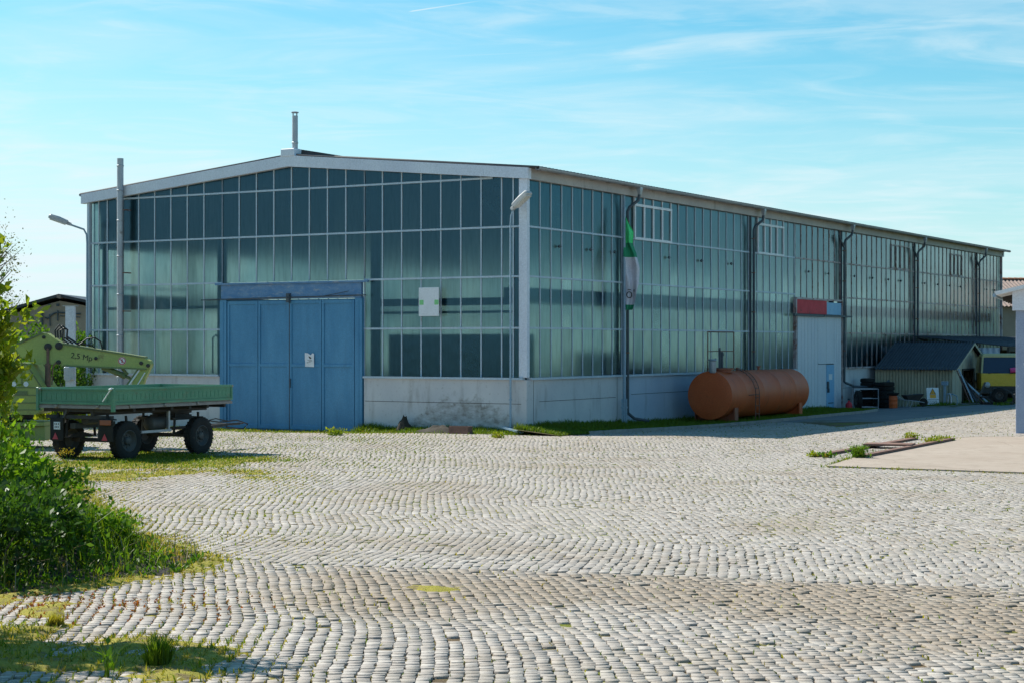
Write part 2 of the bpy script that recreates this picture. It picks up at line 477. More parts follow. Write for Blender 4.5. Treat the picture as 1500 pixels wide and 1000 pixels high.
def mat_glass():
    """old wired glass: cloudy, half see-through, a bit of sheen; dirt runs down each pane"""
    m, t, b = M_new('cloudy_wired_glass')
    t.nodes.remove(b)
    o = t.nodes['Material Output']
    geo = N(t, 'ShaderNodeNewGeometry')
    rnd = geo.outputs['Random Per Island']
    v = coords(t)
    vs = coords(t, (3.2, 3.2, 0.35))
    streak = noise_fac(t, vs, 2.4, 0.46, 0.74, 8, 0.65)
    blotch = noise_fac(t, v, 0.45, 0.35, 0.68, 4, 0.55)
    # scattering part
    tcol = mixc(t, blotch, (0.30, 0.56, 0.62), (0.70, 0.74, 0.62))
    tcol = mixc(t, mth(t, 'MULTIPLY', streak, 0.55), tcol, (0.26, 0.32, 0.27))
    tcol = mixc(t, mth(t, 'MULTIPLY', rnd, 0.30), tcol, (0.20, 0.42, 0.48))
    tr = N(t, 'ShaderNodeBsdfTranslucent'); t.links.new(tcol, tr.inputs['Color'])
    rf = N(t, 'ShaderNodeBsdfRefraction', distribution='GGX')
    rf.inputs['IOR'].default_value = 1.22
    rf.inputs['Roughness'].default_value = 0.36
    rcol = mixc(t, mth(t, 'MULTIPLY', streak, 0.6), (0.70, 0.85, 0.81), (0.34, 0.42, 0.37))
    wn = N(t, 'ShaderNodeTexWhiteNoise', noise_dimensions='1D'); t.links.new(mth(t, 'MULTIPLY', rnd, 91.7), wn.inputs['W'])
    rcol = mixc(t, mth(t, 'MULTIPLY', mth(t, 'POWER', wn.outputs['Value'], 1.8), .45), rcol, (0.22, 0.40, 0.46))
    rcol = mixc(t, mth(t, 'MULTIPLY', noise_fac(t, coords(t, (1, 1, .6)), 0.8, .48, .70, 6), .5), rcol, (0.26, 0.42, 0.46))
    t.links.new(rcol, rf.inputs['Color'])
    rgh = N(t, 'ShaderNodeMapRange'); rgh.inputs['To Min'].default_value = .24; rgh.inputs['To Max'].default_value = .46
    t.links.new(rnd, rgh.inputs['Value']); t.links.new(rgh.outputs[0], rf.inputs['Roughness'])
    df = N(t, 'ShaderNodeBsdfDiffuse')
    df.inputs['Color'].default_value = (0.012, 0.07, 0.11, 1)
    m1 = N(t, 'ShaderNodeMixShader'); m1.inputs[0].default_value = 0.74
    t.links.new(tr.outputs[0], m1.inputs[1]); t.links.new(rf.outputs[0], m1.inputs[2])
    m2 = N(t, 'ShaderNodeMixShader'); m2.inputs[0].default_value = 0.16
    t.links.new(m1.outputs[0], m2.inputs[1]); t.links.new(df.outputs[0], m2.inputs[2])
    gl = N(t, 'ShaderNodeBsdfGlossy', distribution='GGX')
    gl.inputs['Roughness'].default_value = 0.20
    gl.inputs['Color'].default_value = (0.74, 0.92, 1.0, 1)
    bn = N(t, 'ShaderNodeBump'); bn.inputs['Strength'].default_value = 0.12; bn.inputs['Distance'].default_value = 0.02
    wv = noise_fac(t, v, 3.0, 0.3, 0.7, 3, 0.5)
    t.links.new(wv, bn.inputs['Height']); t.links.new(bn.outputs[0], gl.inputs['Normal'])
    # Schlick reflectance that treats both faces of the sheet alike
    dt = N(t, 'ShaderNodeVectorMath', operation='DOT_PRODUCT')
    t.links.new(geo.outputs['Normal'], dt.inputs[0]); t.links.new(geo.outputs['Incoming'], dt.inputs[1])
    om = mth(t, 'SUBTRACT', 1.0, mth(t, 'ABSOLUTE', dt.outputs['Value']), True)
    F_ = mth(t, 'ADD', 0.04, mth(t, 'MULTIPLY', mth(t, 'POWER', om, 5.0), 0.96), True)
    ior = mth(t, 'ADD', 1.22, mth(t, 'MULTIPLY', geo.outputs['Backfacing'], 1 / 1.22 - 1.22))
    t.links.new(ior, rf.inputs['IOR'])
    fx = mth(t, 'DIVIDE', mth(t, 'MULTIPLY', F_, 2.0), mth(t, 'ADD', F_, 1.0), True)
    t.links.new(mixc(t, mth(t, 'MULTIPLY', F_, 4.0, True), (0.16, 0.62, 0.95), (0.96, 0.95, 0.97)), gl.inputs['Color'])
    m3 = N(t, 'ShaderNodeMixShader')
    t.links.new(fx, m3.inputs[0]); t.links.new(m2.outputs[0], m3.inputs[1]); t.links.new(gl.outputs[0], m3.inputs[2])
    t.links.new(m3.outputs[0], o.inputs['Surface'])
    return m
MAT['glass'] = mat_glass()

def mat_plinth(name, c1, c2, stain):
    m, t, b = M_new(name)
    v = coords(t)
    c = mixc(t, noise_fac(t, v, 0.8, 0.3, 0.7, 7), c1, c2)
    c = mixc(t, mth(t, 'MULTIPLY', noise_fac(t, coords(t, (1.2, 1.2, 0.25)), 2.2, 0.55, 0.78, 8), 0.6), c, stain)
    c = mixc(t, mth(t, 'MULTIPLY', noise_fac(t, v, 9.0, 0.58, 0.75, 8), 0.5), c, stain)
    if 'stained' in name:      # big weathered arc of bare grey render left by an old heap against the wall
        sp = N(t, 'ShaderNodeSeparateXYZ'); t.links.new(v, sp.inputs[0])
        dy = mth(t, 'DIVIDE', mth(t, 'SUBTRACT', sp.outputs['Y'], 2.35), 2.3)
        hgt = mth(t, 'MULTIPLY', mth(t, 'SUBTRACT', 1.0, mth(t, 'MULTIPLY', dy, dy)), 1.05)
        nzh = mth(t, 'MULTIPLY', mth(t, 'SUBTRACT', noise_fac(t, v, 2.4, 0.25, 0.75, 9, 0.7), .5), .9)
        below = mth(t, 'MULTIPLY', mth(t, 'SUBTRACT', mth(t, 'ADD', hgt, nzh), sp.outputs['Z']), 5.0, True)
        c = mixc(t, mth(t, 'MULTIPLY', below, noise_fac(t, coords(t, (1, 1, 2.2)), 2.8, 0.36, 0.60, 8, .7)), c, mixc(t, noise_fac(t, v, 5, .4, .6, 6), (0.24, 0.225, 0.205), (0.38, 0.38, 0.38)))
    t.links.new(c, b.inputs['Base Color'])
    b.inputs['Roughness'].default_value = 0.9
    bump(t, b, noise_fac(t, v, 14, 0.3, 0.7, 8), 0.25, 0.01)
    return m
MAT['plinth'] = mat_plinth('whitewashed_concrete', (0.50, 0.51, 0.54), (0.60, 0.60, 0.61), (0.24, 0.22, 0.21))
MAT['blue_plinth'] = mat_plinth('bluish_concrete', (0.36, 0.45, 0.57), (0.44, 0.52, 0.62), (0.20, 0.23, 0.28))  # bluer, darker concrete tone for one stretch of the long side
MAT['patchy_plinth'] = mat_plinth('weather_stained_concrete', (0.50, 0.51, 0.54), (0.60, 0.60, 0.61), (0.20, 0.18, 0.165))

def mat_sett():
    m, t, b = M_new('granite_setts')
    geo = N(t, 'ShaderNodeNewGeometry')
    rnd = geo.outputs['Random Per Island']
    v = coords(t)
    ramp = N(t, 'ShaderNodeValToRGB')
    cr = ramp.color_ramp
    cr.elements[0].position = 0.0; cr.elements[0].color = (0.30, 0.265, 0.225, 1)
    cr.elements[1].position = 1.0; cr.elements[1].color = (0.49, 0.445, 0.395, 1)
    for p, c in ((0.25, (0.35, 0.312, 0.28, 1)), (0.5, (0.385, 0.34, 0.30, 1)), (0.75, (0.41, 0.372, 0.335, 1))):
        e = cr.elements.new(p); e.color = c
    t.links.new(rnd, ramp.inputs[0])
    c = mixc(t, mth(t, 'MULTIPLY', noise_fac(t, v, 34, 0.35, 0.7, 6, 0.75), 0.5), ramp.outputs[0], (0.22, 0.21, 0.21))
    c = mixc(t, mth(t, 'MULTIPLY', noise_fac(t, v, 13, 0.46, 0.70, 8, 0.75), 0.50), c, (0.20, 0.175, 0.145))
    c = mixc(t, mth(t, 'MULTIPLY', noise_fac(t, v, 0.55, 0.50, 0.66, 8, 0.7), 0.30), c, (0.26, 0.225, 0.165))
    # brown dirt trodden into part of the paving
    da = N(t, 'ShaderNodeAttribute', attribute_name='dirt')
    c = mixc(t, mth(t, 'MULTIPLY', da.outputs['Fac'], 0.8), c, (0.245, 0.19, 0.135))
    c = mixc(t, mth(t, 'MULTIPLY', noise_fac(t, v, 1.3, 0.56, 0.75, 6), 0.35), c, (0.25, 0.22, 0.17))
    t.links.new(c, b.inputs['Base Color'])
    b.inputs['Roughness'].default_value = 0.72
    b.inputs['Specular IOR Level'].default_value = 0.35
    bump(t, b, noise_fac(t, v, 38, 0.3, 0.7, 5, 0.65), 0.35, 0.008)
    return m
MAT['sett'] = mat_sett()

def mat_ground():
    m, t, b = M_new('earth_and_moss')
    v = coords(t)
    c = mixc(t, noise_fac(t, v, 2.5, 0.35, 0.65, 8), (0.11, 0.08, 0.05), (0.18, 0.14, 0.09))
    c = mixc(t, noise_fac(t, v, 0.9, 0.45, 0.65, 7), c, (0.17, 0.145, 0.08))
    c = mixc(t, noise_fac(t, v, 0.55, 0.47, 0.60, 7), c, (0.15, 0.17, 0.03))
    # rust-red moss beside the bank
    sp = N(t, 'ShaderNodeSeparateXYZ'); t.links.new(v, sp.inputs[0])
    dx = mth(t, 'DIVIDE', mth(t, 'ADD', sp.outputs['X'], 4.4), 2.0)
    dy = mth(t, 'DIVIDE', mth(t, 'SUBTRACT', sp.outputs['Y'], 18.2), 1.5)
    rr = mth(t, 'ADD', mth(t, 'MULTIPLY', dx, dx), mth(t, 'MULTIPLY', dy, dy))
    near = mth(t, 'SUBTRACT', 1.0, rr, True)
    red = mth(t, 'MULTIPLY', near, noise_fac(t, v, 3.0, 0.40, 0.52, 6), True)
    c = mixc(t, red, c, (0.26, 0.065, 0.015))
    # meadow beyond the yard
    far = N(t, 'ShaderNodeMapRange'); far.inputs['From Min'].default_value = 60; far.inputs['From Max'].default_value = 95
    t.links.new(sp.outputs['Y'], far.inputs['Value'])
    c = mixc(t, far.outputs[0], c, (0.07, 0.10, 0.03))
    t.links.new(c, b.inputs['Base Color'])
    b.inputs['Roughness'].default_value = 0.95
    b.inputs['Specular IOR Level'].default_value = 0.1
    bump(t, b, noise_fac(t, v, 20, 0.3, 0.7, 8), 0.7, 0.02)
    return m
MAT['ground'] = mat_ground()

def mat_paving(name, c1, c2, dirt, crack=0.5):
    m, t, b = M_new(name)
    v = coords(t)
    c = mixc(t, noise_fac(t, v, 0.6, 0.3, 0.7, 7), c1, c2)
    c = mixc(t, mth(t, 'MULTIPLY', noise_fac(t, v, 2.2, 0.5, 0.72, 9, 0.7), 0.6), c, dirt)
    c = mixc(t, mth(t, 'MULTIPLY', noise_fac(t, v, 60, 0.35, 0.7, 3), 0.25), c, dirt)
    vo = N(t, 'ShaderNodeTexVoronoi', feature='DISTANCE_TO_EDGE'); vo.inputs['Scale'].default_value = 0.35
    nz = N(t, 'ShaderNodeTexNoise'); nz.inputs['Scale'].default_value = 1.5; nz.inputs['Detail'].default_value = 6
    t.links.new(v, nz.inputs['Vector'])
    mv = mixc(t, 0.25, v, nz.outputs['Color'], 'ADD')
    t.links.new(mv, vo.inputs['Vector'])
    cr = mth(t, 'LESS_THAN', vo.outputs['Distance'], 0.006)
    c = mixc(t, mth(t, 'MULTIPLY', cr, crack), c, dirt)
    t.links.new(c, b.inputs['Base Color'])
    b.inputs['Roughness'].default_value = 0.88
    b.inputs['Specular IOR Level'].default_value = 0.25
    bump(t, b, noise_fac(t, v, 45, 0.3, 0.7, 6), 0.4, 0.01)
    return m
MAT['concrete'] = mat_paving('worn_concrete_slab', (0.34, 0.275, 0.225), (0.40, 0.335, 0.28), (0.22, 0.18, 0.14))
MAT['asphalt'] = mat_paving('bleached_asphalt', (0.16, 0.165, 0.175), (0.22, 0.22, 0.225), (0.10, 0.10, 0.10))

def mat_leaf(name, c1, c2, c3=None, trans=0.45):
    m, t, b = M_new(name)
    t.nodes.remove(b)
    o = t.nodes['Material Output']
    geo = N(t, 'ShaderNodeNewGeometry')
    c = mixc(t, geo.outputs['Random Per Island'], c1, c2)
    c = mixc(t, noise_fac(t, coords(t), 1.1, 0.42, 0.62, 3), c, c3 or c1)
    d = N(t, 'ShaderNodeBsdfDiffuse'); t.links.new(c, d.inputs['Color'])
    tr = N(t, 'ShaderNodeBsdfTranslucent')
    tcol = mixc(t, 1.0, c, (1.5, 1.45, 0.6), 'MULTIPLY')
    t.links.new(tcol, tr.inputs['Color'])
    g = N(t, 'ShaderNodeBsdfGlossy'); g.inputs['Roughness'].default_value = 0.4; g.inputs['Color'].default_value = (0.9, 0.95, 0.9, 1)
    m1 = N(t, 'ShaderNodeMixShader'); m1.inputs[0].default_value = trans
    t.links.new(d.outputs[0], m1.inputs[1]); t.links.new(tr.outputs[0], m1.inputs[2])
    m2 = N(t, 'ShaderNodeMixShader'); m2.inputs[0].default_value = 0.02
    t.links.new(m1.outputs[0], m2.inputs[1]); t.links.new(g.outputs[0], m2.inputs[2])
    t.links.new(m2.outputs[0], o.inputs['Surface'])
    return m
MAT['leaf_yellow'] = mat_leaf('yellow_green_leaves', (0.15, 0.21, 0.012), (0.28, 0.30, 0.03), (0.11, 0.18, 0.012), 0.5)
MAT['leaf_green'] = mat_leaf('fresh_green_leaves', (0.06, 0.15, 0.010), (0.15, 0.27, 0.018), (0.04, 0.11, 0.008))
MAT['leaf_dark'] = mat_leaf('dark_green_leaves', (0.025, 0.075, 0.012), (0.07, 0.15, 0.015), (0.018, 0.05, 0.01))
MAT['leaf_grey'] = mat_leaf('dull_olive_leaves', (0.10, 0.12, 0.07), (0.15, 0.16, 0.10), None, 0.35)
MAT['grass_lush'] = mat_leaf('lush_grass', (0.06, 0.13, 0.010), (0.14, 0.21, 0.015), (0.10, 0.15, 0.012))
MAT['grass_dry'] = mat_leaf('yellowish_grass', (0.22, 0.22, 0.02), (0.32, 0.29, 0.035), (0.27, 0.21, 0.05))
MAT['moss_red'] = mat_leaf('rust_red_moss', (0.24, 0.06, 0.015), (0.34, 0.11, 0.03), (0.20, 0.09, 0.02), 0.3)

# ================================================================== ground, paving
def grid_sheet(name, xs, ys, mat, zoff, kind='structure'):
    X, Y = np.meshgrid(xs, ys)
    Z = ground_z(X, Y) + zoff + ((0.015 * sstep(21, 25, Y) + .002 * (1 - sstep(17.5, 21, Y))) if name == 'ground' else 0)
    V = np.stack([X.ravel(), Y.ravel(), Z.ravel()], 1)
    nx, ny = len(xs), len(ys)
    i = (np.arange(ny - 1)[:, None] * nx + np.arange(nx - 1)[None, :]).ravel()
    o = np_mesh(name, V, np.stack([i, i + 1, i + nx + 1, i + nx], 1), mat, smooth=True)
    return tag(o, kind=kind)
xs = np.unique(np.concatenate([np.linspace(-900, -40, 18), np.linspace(-40, 60, 160), np.linspace(60, 900, 18)]))
ys = np.unique(np.concatenate([np.linspace(-60, 8, 8), np.linspace(8, 110, 170), np.linspace(110, 1600, 20)]))
grid_sheet('ground', xs, ys, MAT['ground'], -0.022)

# polygons on the ground (world x, y)
def pxg(px, py, h=EYE):
    d = h * F_PX / (py - Y_HOR)
    return (at(px, d), d)
SLAB = [pxg(1212, 684), pxg(1262, 667), pxg(1400, 643), (13.5, 50.6), (24.0, 51.5), (24.0, 36.5), pxg(1510, 693)]
def inside(poly, X, Y):
    X = np.asarray(X); Y = np.asarray(Y)
    r = np.zeros(X.shape, bool)
    n = len(poly)
    for i in range(n):
        x0, y0 = poly[i]; x1, y1 = poly[(i + 1) % n]
        c = ((y0 > Y) != (y1 > Y)) & (X < (x1 - x0) * (Y - y0) / (y1 - y0 + 1e-12) + x0)
        r ^= c
    return r
# bank of wild greenery at the left, verge along the long side, asphalt strip
BANK = [pxg(305, 818), pxg(262, 838), pxg(150, 853), pxg(0, 874), (-6.6, 18.3), (-14.5, 20.5), (-17.5, 44.0), (-12.6, 43.0), pxg(72, 688), pxg(108, 716), pxg(150, 745), pxg(190, 778), pxg(245, 798)]
def verge_out(xl):       # how far the grass verge reaches out from the long wall, local x
    return np.interp(xl, [-1, 2, 8, 14, 20, 24, 27], [1.7, 2.2, 3.3, 4.0, 4.1, 3.4, 1.5])
def sett_ok(X, Y):
    xl, yl = to_local(X, Y)
    ok = ~inside(SLAB, X, Y) & ~inside(BANK, X, Y)
    ok &= ~((xl > -0.45) & (yl > -0.45))                     # not inside the hall
    ok &= ~((xl > -1.0) & (yl < 0.3) & (-yl < verge_out(xl) + 0.05) & (xl < 27))
    ok &= ~((xl > 6) & (-yl < 7.6 + 0.02 * xl) & (xl > 12 - (-yl - 3.0) * 1.0))
    return ok

# ------------------------------------------------------------------ setts
def build_setts():
    bx = [-12, -4.25, -2.8, 1.2, 5.7, 12]
    by = [27.0, 22.9, 21.5, 20.6, 19.3, 17.6]
    w = 0.122
    def wob(u, v, s, o):
        return (np.sin(v * s + 1.7 * np.sin(v * s * .37 + u * .21 + o) + u * s * .45 + o) + .6 * np.sin(v * s * 1.9 + u * s * .8 + 2 * o + np.sin(u * .9))) / 1.6
    def offA(u, v):
        return -0.05 * (v - 14) - 0.012 * (v - 14) ** 2 + 0.055 * wob(u, v, .9, .4) + 0.022 * wob(u, v, 2.7, 2.0)
    def offB(u, v):
        f = np.exp(-np.maximum(v - 25, 0) / 3.5) * (1 - .6 * sstep(-1, 4, u))
        ph = 2 * PI * (v - 22 + 0.12 * u) / 13.0
        return 0.40 * np.sin(ph) * (.2 + .8 * f) + 0.07 * wob(u, v, .8, 1.1) + 0.03 * wob(u, v, 2.3, .2)
    quads, hs = [], []
    def region(off, u0, u1, v0, v1, keep, wd, q=1.0):
        nu = int((u1 - u0) / wd)
        nv = int((v1 - v0) / 0.1185)
        for k in range(nu):
            uc = u0 + (k + 0.5) * wd
            L = RNG.uniform(0.085, 0.155, nv)
            e = v0 + RNG.uniform(0, 0.15) + np.concatenate([[0], np.cumsum(L)])
            a, b = e[:-1], e[1:]
            vm = (a + b) / 2
            xm = uc + off(uc, vm)
            ok = keep(xm, vm)
            if not ok.any():
                continue
            a, b = a[ok], b[ok]
            n = len(a)
            gu = RNG.uniform(0.001, 0.0045, (n, 2)) * (1.0 if q == 1 else 1.7); gv = RNG.uniform(0.004, 0.013, (n, 2)) * q
            sh_ = RNG.normal(0, 1, n) * (.004 + .010 * np.maximum(sstep(-.5, 3.5, xm[ok]), sstep(30, 44, vm[ok])))
            c = []
            for du, vv, g1, g2 in ((-1, a, 0, 0), (1, a, 1, 0), (1, b, 1, 1), (-1, b, 0, 1)):
                uu = uc + du * wd / 2
                ve = vv + (gv[:, 0] if g2 == 0 else -gv[:, 1])
                xe = uu + sh_ + off(uc + du * wd / 2, ve) - du * gu[:, g1] + RNG.normal(0, 0.006, n)
                c.append(np.stack([xe, ve + RNG.normal(0, 0.007, n)], 1))
            quads.append(np.stack(c, 1))
    def fr(X, Y):
        return (np.abs(X) < Y * 0.3 + 2.2)
    bound = lambda X: np.interp(X, bx, by)
    region(offA, -10, 10, 11.5, 27, lambda X, Y: fr(X, Y) & (Y < bound(X)) & sett_ok(X, Y), w)
    nA = sum(len(x) for x in quads)
    region(offB, -26, 26, 17.0, 76, lambda X, Y: fr(X, Y) & (Y > bound(X) + 0.03) & sett_ok(X, Y), w, .42)
    Q = np.concatenate(quads)                       # n,4,2
    n = len(Q)
    C = Q.mean(1, keepdims=True)
    K = np.where(np.arange(n) < nA, 1.0, .35)[:, None]
    h = RNG.normal(0, 0.0014, (n, 1)) * K - np.where(RNG.uniform(size=(n, 1)) < .035, RNG.uniform(.008, .03, (n, 1)), 0)
    tilt = RNG.normal(0, 0.010, (n, 2)) * K
    D = Q - C
    zt = h + (D * tilt[:, None, :]).sum(2)
    base = ground_z(C[:, 0, 0], C[:, 0, 1])[:, None]
    V = np.zeros((n, 12, 3))
    V[:, 0:4, :2] = Q; V[:, 0:4, 2] = base - 0.06
    V[:, 4:8, :2] = C + D * 0.97; V[:, 4:8, 2] = base + zt - 0.003 * K
    V[:, 8:12, :2] = C + D * (1 - RNG.uniform(.03, .08, (n, 4, 1))); V[:, 8:12, 2] = base + zt + RNG.normal(0.0, .0012, (n, 4)) * K
    f = []
    for l in (0, 4):
        for i in range(4):
            j = (i + 1) % 4
            f.append((l + i, l + j, l + 4 + j, l + 4 + i))
    f.append((8, 9, 10, 11))
    Fm = (np.arange(n)[:, None, None] * 12 + np.array(f)[None]).reshape(-1, 4)
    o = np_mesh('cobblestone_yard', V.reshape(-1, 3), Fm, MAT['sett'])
    tag(o, kind='structure')
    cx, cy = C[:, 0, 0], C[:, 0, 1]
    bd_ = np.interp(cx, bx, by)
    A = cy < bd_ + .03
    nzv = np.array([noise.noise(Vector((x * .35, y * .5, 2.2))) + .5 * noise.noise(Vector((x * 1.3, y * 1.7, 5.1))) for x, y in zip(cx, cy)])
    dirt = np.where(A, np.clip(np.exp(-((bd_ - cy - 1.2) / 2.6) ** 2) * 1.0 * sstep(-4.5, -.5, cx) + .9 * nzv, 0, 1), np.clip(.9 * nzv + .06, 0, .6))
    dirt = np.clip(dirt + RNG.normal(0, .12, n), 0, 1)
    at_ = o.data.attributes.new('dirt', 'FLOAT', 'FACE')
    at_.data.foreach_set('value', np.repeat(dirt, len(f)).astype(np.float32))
    return C[:, 0, :]
SETTC = build_setts()

# ------------------------------------------------------------------ concrete slab, asphalt strip
def poly_sheet(name, poly, z, thick, mat):
    mb = MB()
    vs = [(x, y, gz((x, y)) + z) for x, y in poly]
    mb.prism([(x, y, zz - thick) for x, y, zz in vs], (0, 0, thick))
    o = mb.build(name, mat)
    return tag(o, kind='structure')
poly_sheet('concrete_slab', SLAB, 0.03, 0.12, MAT['concrete'])
def strip_sheet(name, x0, x1, y_in, y_out, mat, z, n=90, m=10):
    """sheet in hall-local coordinates between outward distances y_in(x) and y_out(x)"""
    V = []; 
    for i in range(n + 1):
        x = x0 + (x1 - x0) * i / n
        a, b = y_in(x), y_out(x)
        for j in range(m + 1):
            y = -(a + (b - a) * j / m)
            p = HL(x, y)
            V.append((p.x, p.y, gz(p) + z))
    F = [(i * (m + 1) + j, (i + 1) * (m + 1) + j, (i + 1) * (m + 1) + j + 1, i * (m + 1) + j + 1) for i in range(n) for j in range(m)]
    o = np_mesh(name, np.array(V), np.array(F), mat, smooth=True)
    return tag(o, kind='structure')
strip_sheet('asphalt_road', 6.0, 75.0, lambda x: (float(verge_out(x)) if x < 27 else 0.3), lambda x: max(float(verge_out(x)) + 0.05, 7.7 + 0.02 * x if x > 12 else 3.0 + max(x - 7.4, 0) * 1.02), MAT['asphalt'], -0.006)
# kerb of the verge
mbk = MB()
for i in range(40):
    x = 0.5 + i * 0.64
    p, q = HL(x, -float(verge_out(x)) - 0.06), HL(x + 0.62, -float(verge_out(x + 0.62)) - 0.06)
    mbk.obox((p.x, p.y, gz(p) + 0.02 + random.uniform(-.01, .01)), (q.x, q.y, gz(q) + 0.02), 0.10, 0.16)
tag(mbk.build('kerb', MAT['stone']), kind='structure')
# earth of the verge, a low swell against the wall
def verge_bump(xl, yl):
    o = verge_out(xl)
    s = np.clip(-yl / o, 0, 1)
    return 0.02 + 0.16 * (1 - s) * np.clip(1.2 - np.abs(xl - 2) / 20, 0.3, 1)
V = []; nn, mm = 80, 10
for i in range(nn + 1):
    x = -1.0 + 28.0 * i / nn
    for j in range(mm + 1):
        y = -float(verge_out(x)) * j / mm
        p = HL(x, y)
        V.append((p.x, p.y, gz(p) + float(verge_bump(x, y))))
tag(np_mesh('verge_earth', np.array(V), np.array([(i * (mm + 1) + j, (i + 1) * (mm + 1) + j, (i + 1) * (mm + 1) + j + 1, i * (mm + 1) + j + 1) for i in range(nn) for j in range(mm)]), MAT['ground'], smooth=True), kind='structure')
# bank earth
def edge_dist(poly, X, Y):
    X = np.asarray(X, float); Y = np.asarray(Y, float)
    d = np.full(X.shape, 1e9)
    n = len(poly)
    for i in range(n):
        a = np.array(poly[i]); b = np.array(poly[(i + 1) % n])
        ab = b - a
        t = np.clip(((X - a[0]) * ab[0] + (Y - a[1]) * ab[1]) / (ab @ ab), 0, 1)
        d = np.minimum(d, np.hypot(X - a[0] - t * ab[0], Y - a[1] - t * ab[1]))
    return d
def bank_z(X, Y):
    d = np.where(inside(BANK, X, Y), edge_dist(BANK, X, Y), 0)
    return ground_z(X, Y) + 0.42 * sstep(0, 2.6, d) - 0.012
gx, gy = np.meshgrid(np.arange(-18, -3, 0.25), np.arange(17.5, 45, 0.25))
ins = inside(BANK, gx, gy)
Z = np.where(ins, bank_z(gx, gy), -0.2)
idx = np.arange(gx.size).reshape(gx.shape)
Fb = np.stack([idx[:-1, :-1], idx[:-1, 1:], idx[1:, 1:], idx[1:, :-1]], -1).reshape(-1, 4)
kf = ins.ravel()[Fb].any(1)
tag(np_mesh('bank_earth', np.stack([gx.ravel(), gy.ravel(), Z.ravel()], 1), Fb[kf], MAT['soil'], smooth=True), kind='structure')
# ================================================================== the hall
hall = thing('factory_hall', 'long factory hall glazed from top to bottom with a blue sliding door in its gable', 'building', (CX, CY, 0), HROT)
# local axes: x along the long side, y along the gable, z up
ROWS = [1.635, 3.236, 4.878, 6.465, 8.05]
SILL = ROWS[0]
RIDGE_Y = HWID / 2
def rake(y, e, r):
    return e + (r - e) * (1 - abs(y - RIDGE_Y) / RIDGE_Y)
def top_line(y):
    return rake(y, 7.97, 8.84)

def plinth(x0, y0, x1, y1, mat, name='plinth_wall'):
    mb = MB(); mb.box(x0, y0, -0.6, x1, y1, SILL - 0.045)
    return mb.build(name, mat, hall)
plinth(0.0, 0.0, 0.28, 6.30, MAT['patchy_plinth'])
plinth(0.0, 12.54, 0.28, HWID, MAT['plinth'])
plinth(0.285, 0.0, 6.95, 0.28, MAT['plinth'])
plinth(6.955, 0.0, 23.40, 0.28, MAT['blue_plinth'])
plinth(29.2, 0.0, HLEN, 0.28, MAT['plinth'])
plinth(0.285, HWID - 0.28, HLEN, HWID, MAT['plinth'])
plinth(HLEN - 0.28, 0.285, HLEN, HWID - 0.285, MAT['plinth'])
# formwork joints on the plinth: shallow proud ribs
for y0, y1, z in ((0.2, 6.25, 0.82), (12.6, 18.7, 0.82)):
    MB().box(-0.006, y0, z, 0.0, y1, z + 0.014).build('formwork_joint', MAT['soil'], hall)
for x0, x1, z in ((0.8, 6.2, 0.88), (7.4, 22.8, 0.95), (29.3, 33, 0.7)):
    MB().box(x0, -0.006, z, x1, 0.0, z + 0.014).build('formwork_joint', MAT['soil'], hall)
for x in (0.42, 6.3):
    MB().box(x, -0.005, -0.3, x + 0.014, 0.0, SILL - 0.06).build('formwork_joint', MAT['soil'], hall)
# sills
def sill(p, q, out, mat):
    mb = MB(); p, q = Vector(p), Vector(q)
    mb.obox(p + Vector(out) * 0.5, q + Vector(out) * 0.5, 0.20, 0.07)
    return mb.build('window_sill', mat, hall)
sill((0.06, 0.12, SILL - 0.01), (0.06, 6.30, SILL - 0.01), (-0.10, 0, 0), MAT['frame'])
sill((0.06, 12.54, SILL - 0.01), (0.06, HWID + 0.03, SILL - 0.01), (-0.10, 0, 0), MAT['frame'])
sill((0.19, 0.06, SILL - 0.01), (23.40, 0.06, SILL - 0.01), (0, -0.10, 0), MAT['frame'])
sill((29.2, 0.06, SILL - 0.01), (HLEN, 0.06, SILL - 0.01), (0, -0.10, 0), MAT['rusty_frame'])

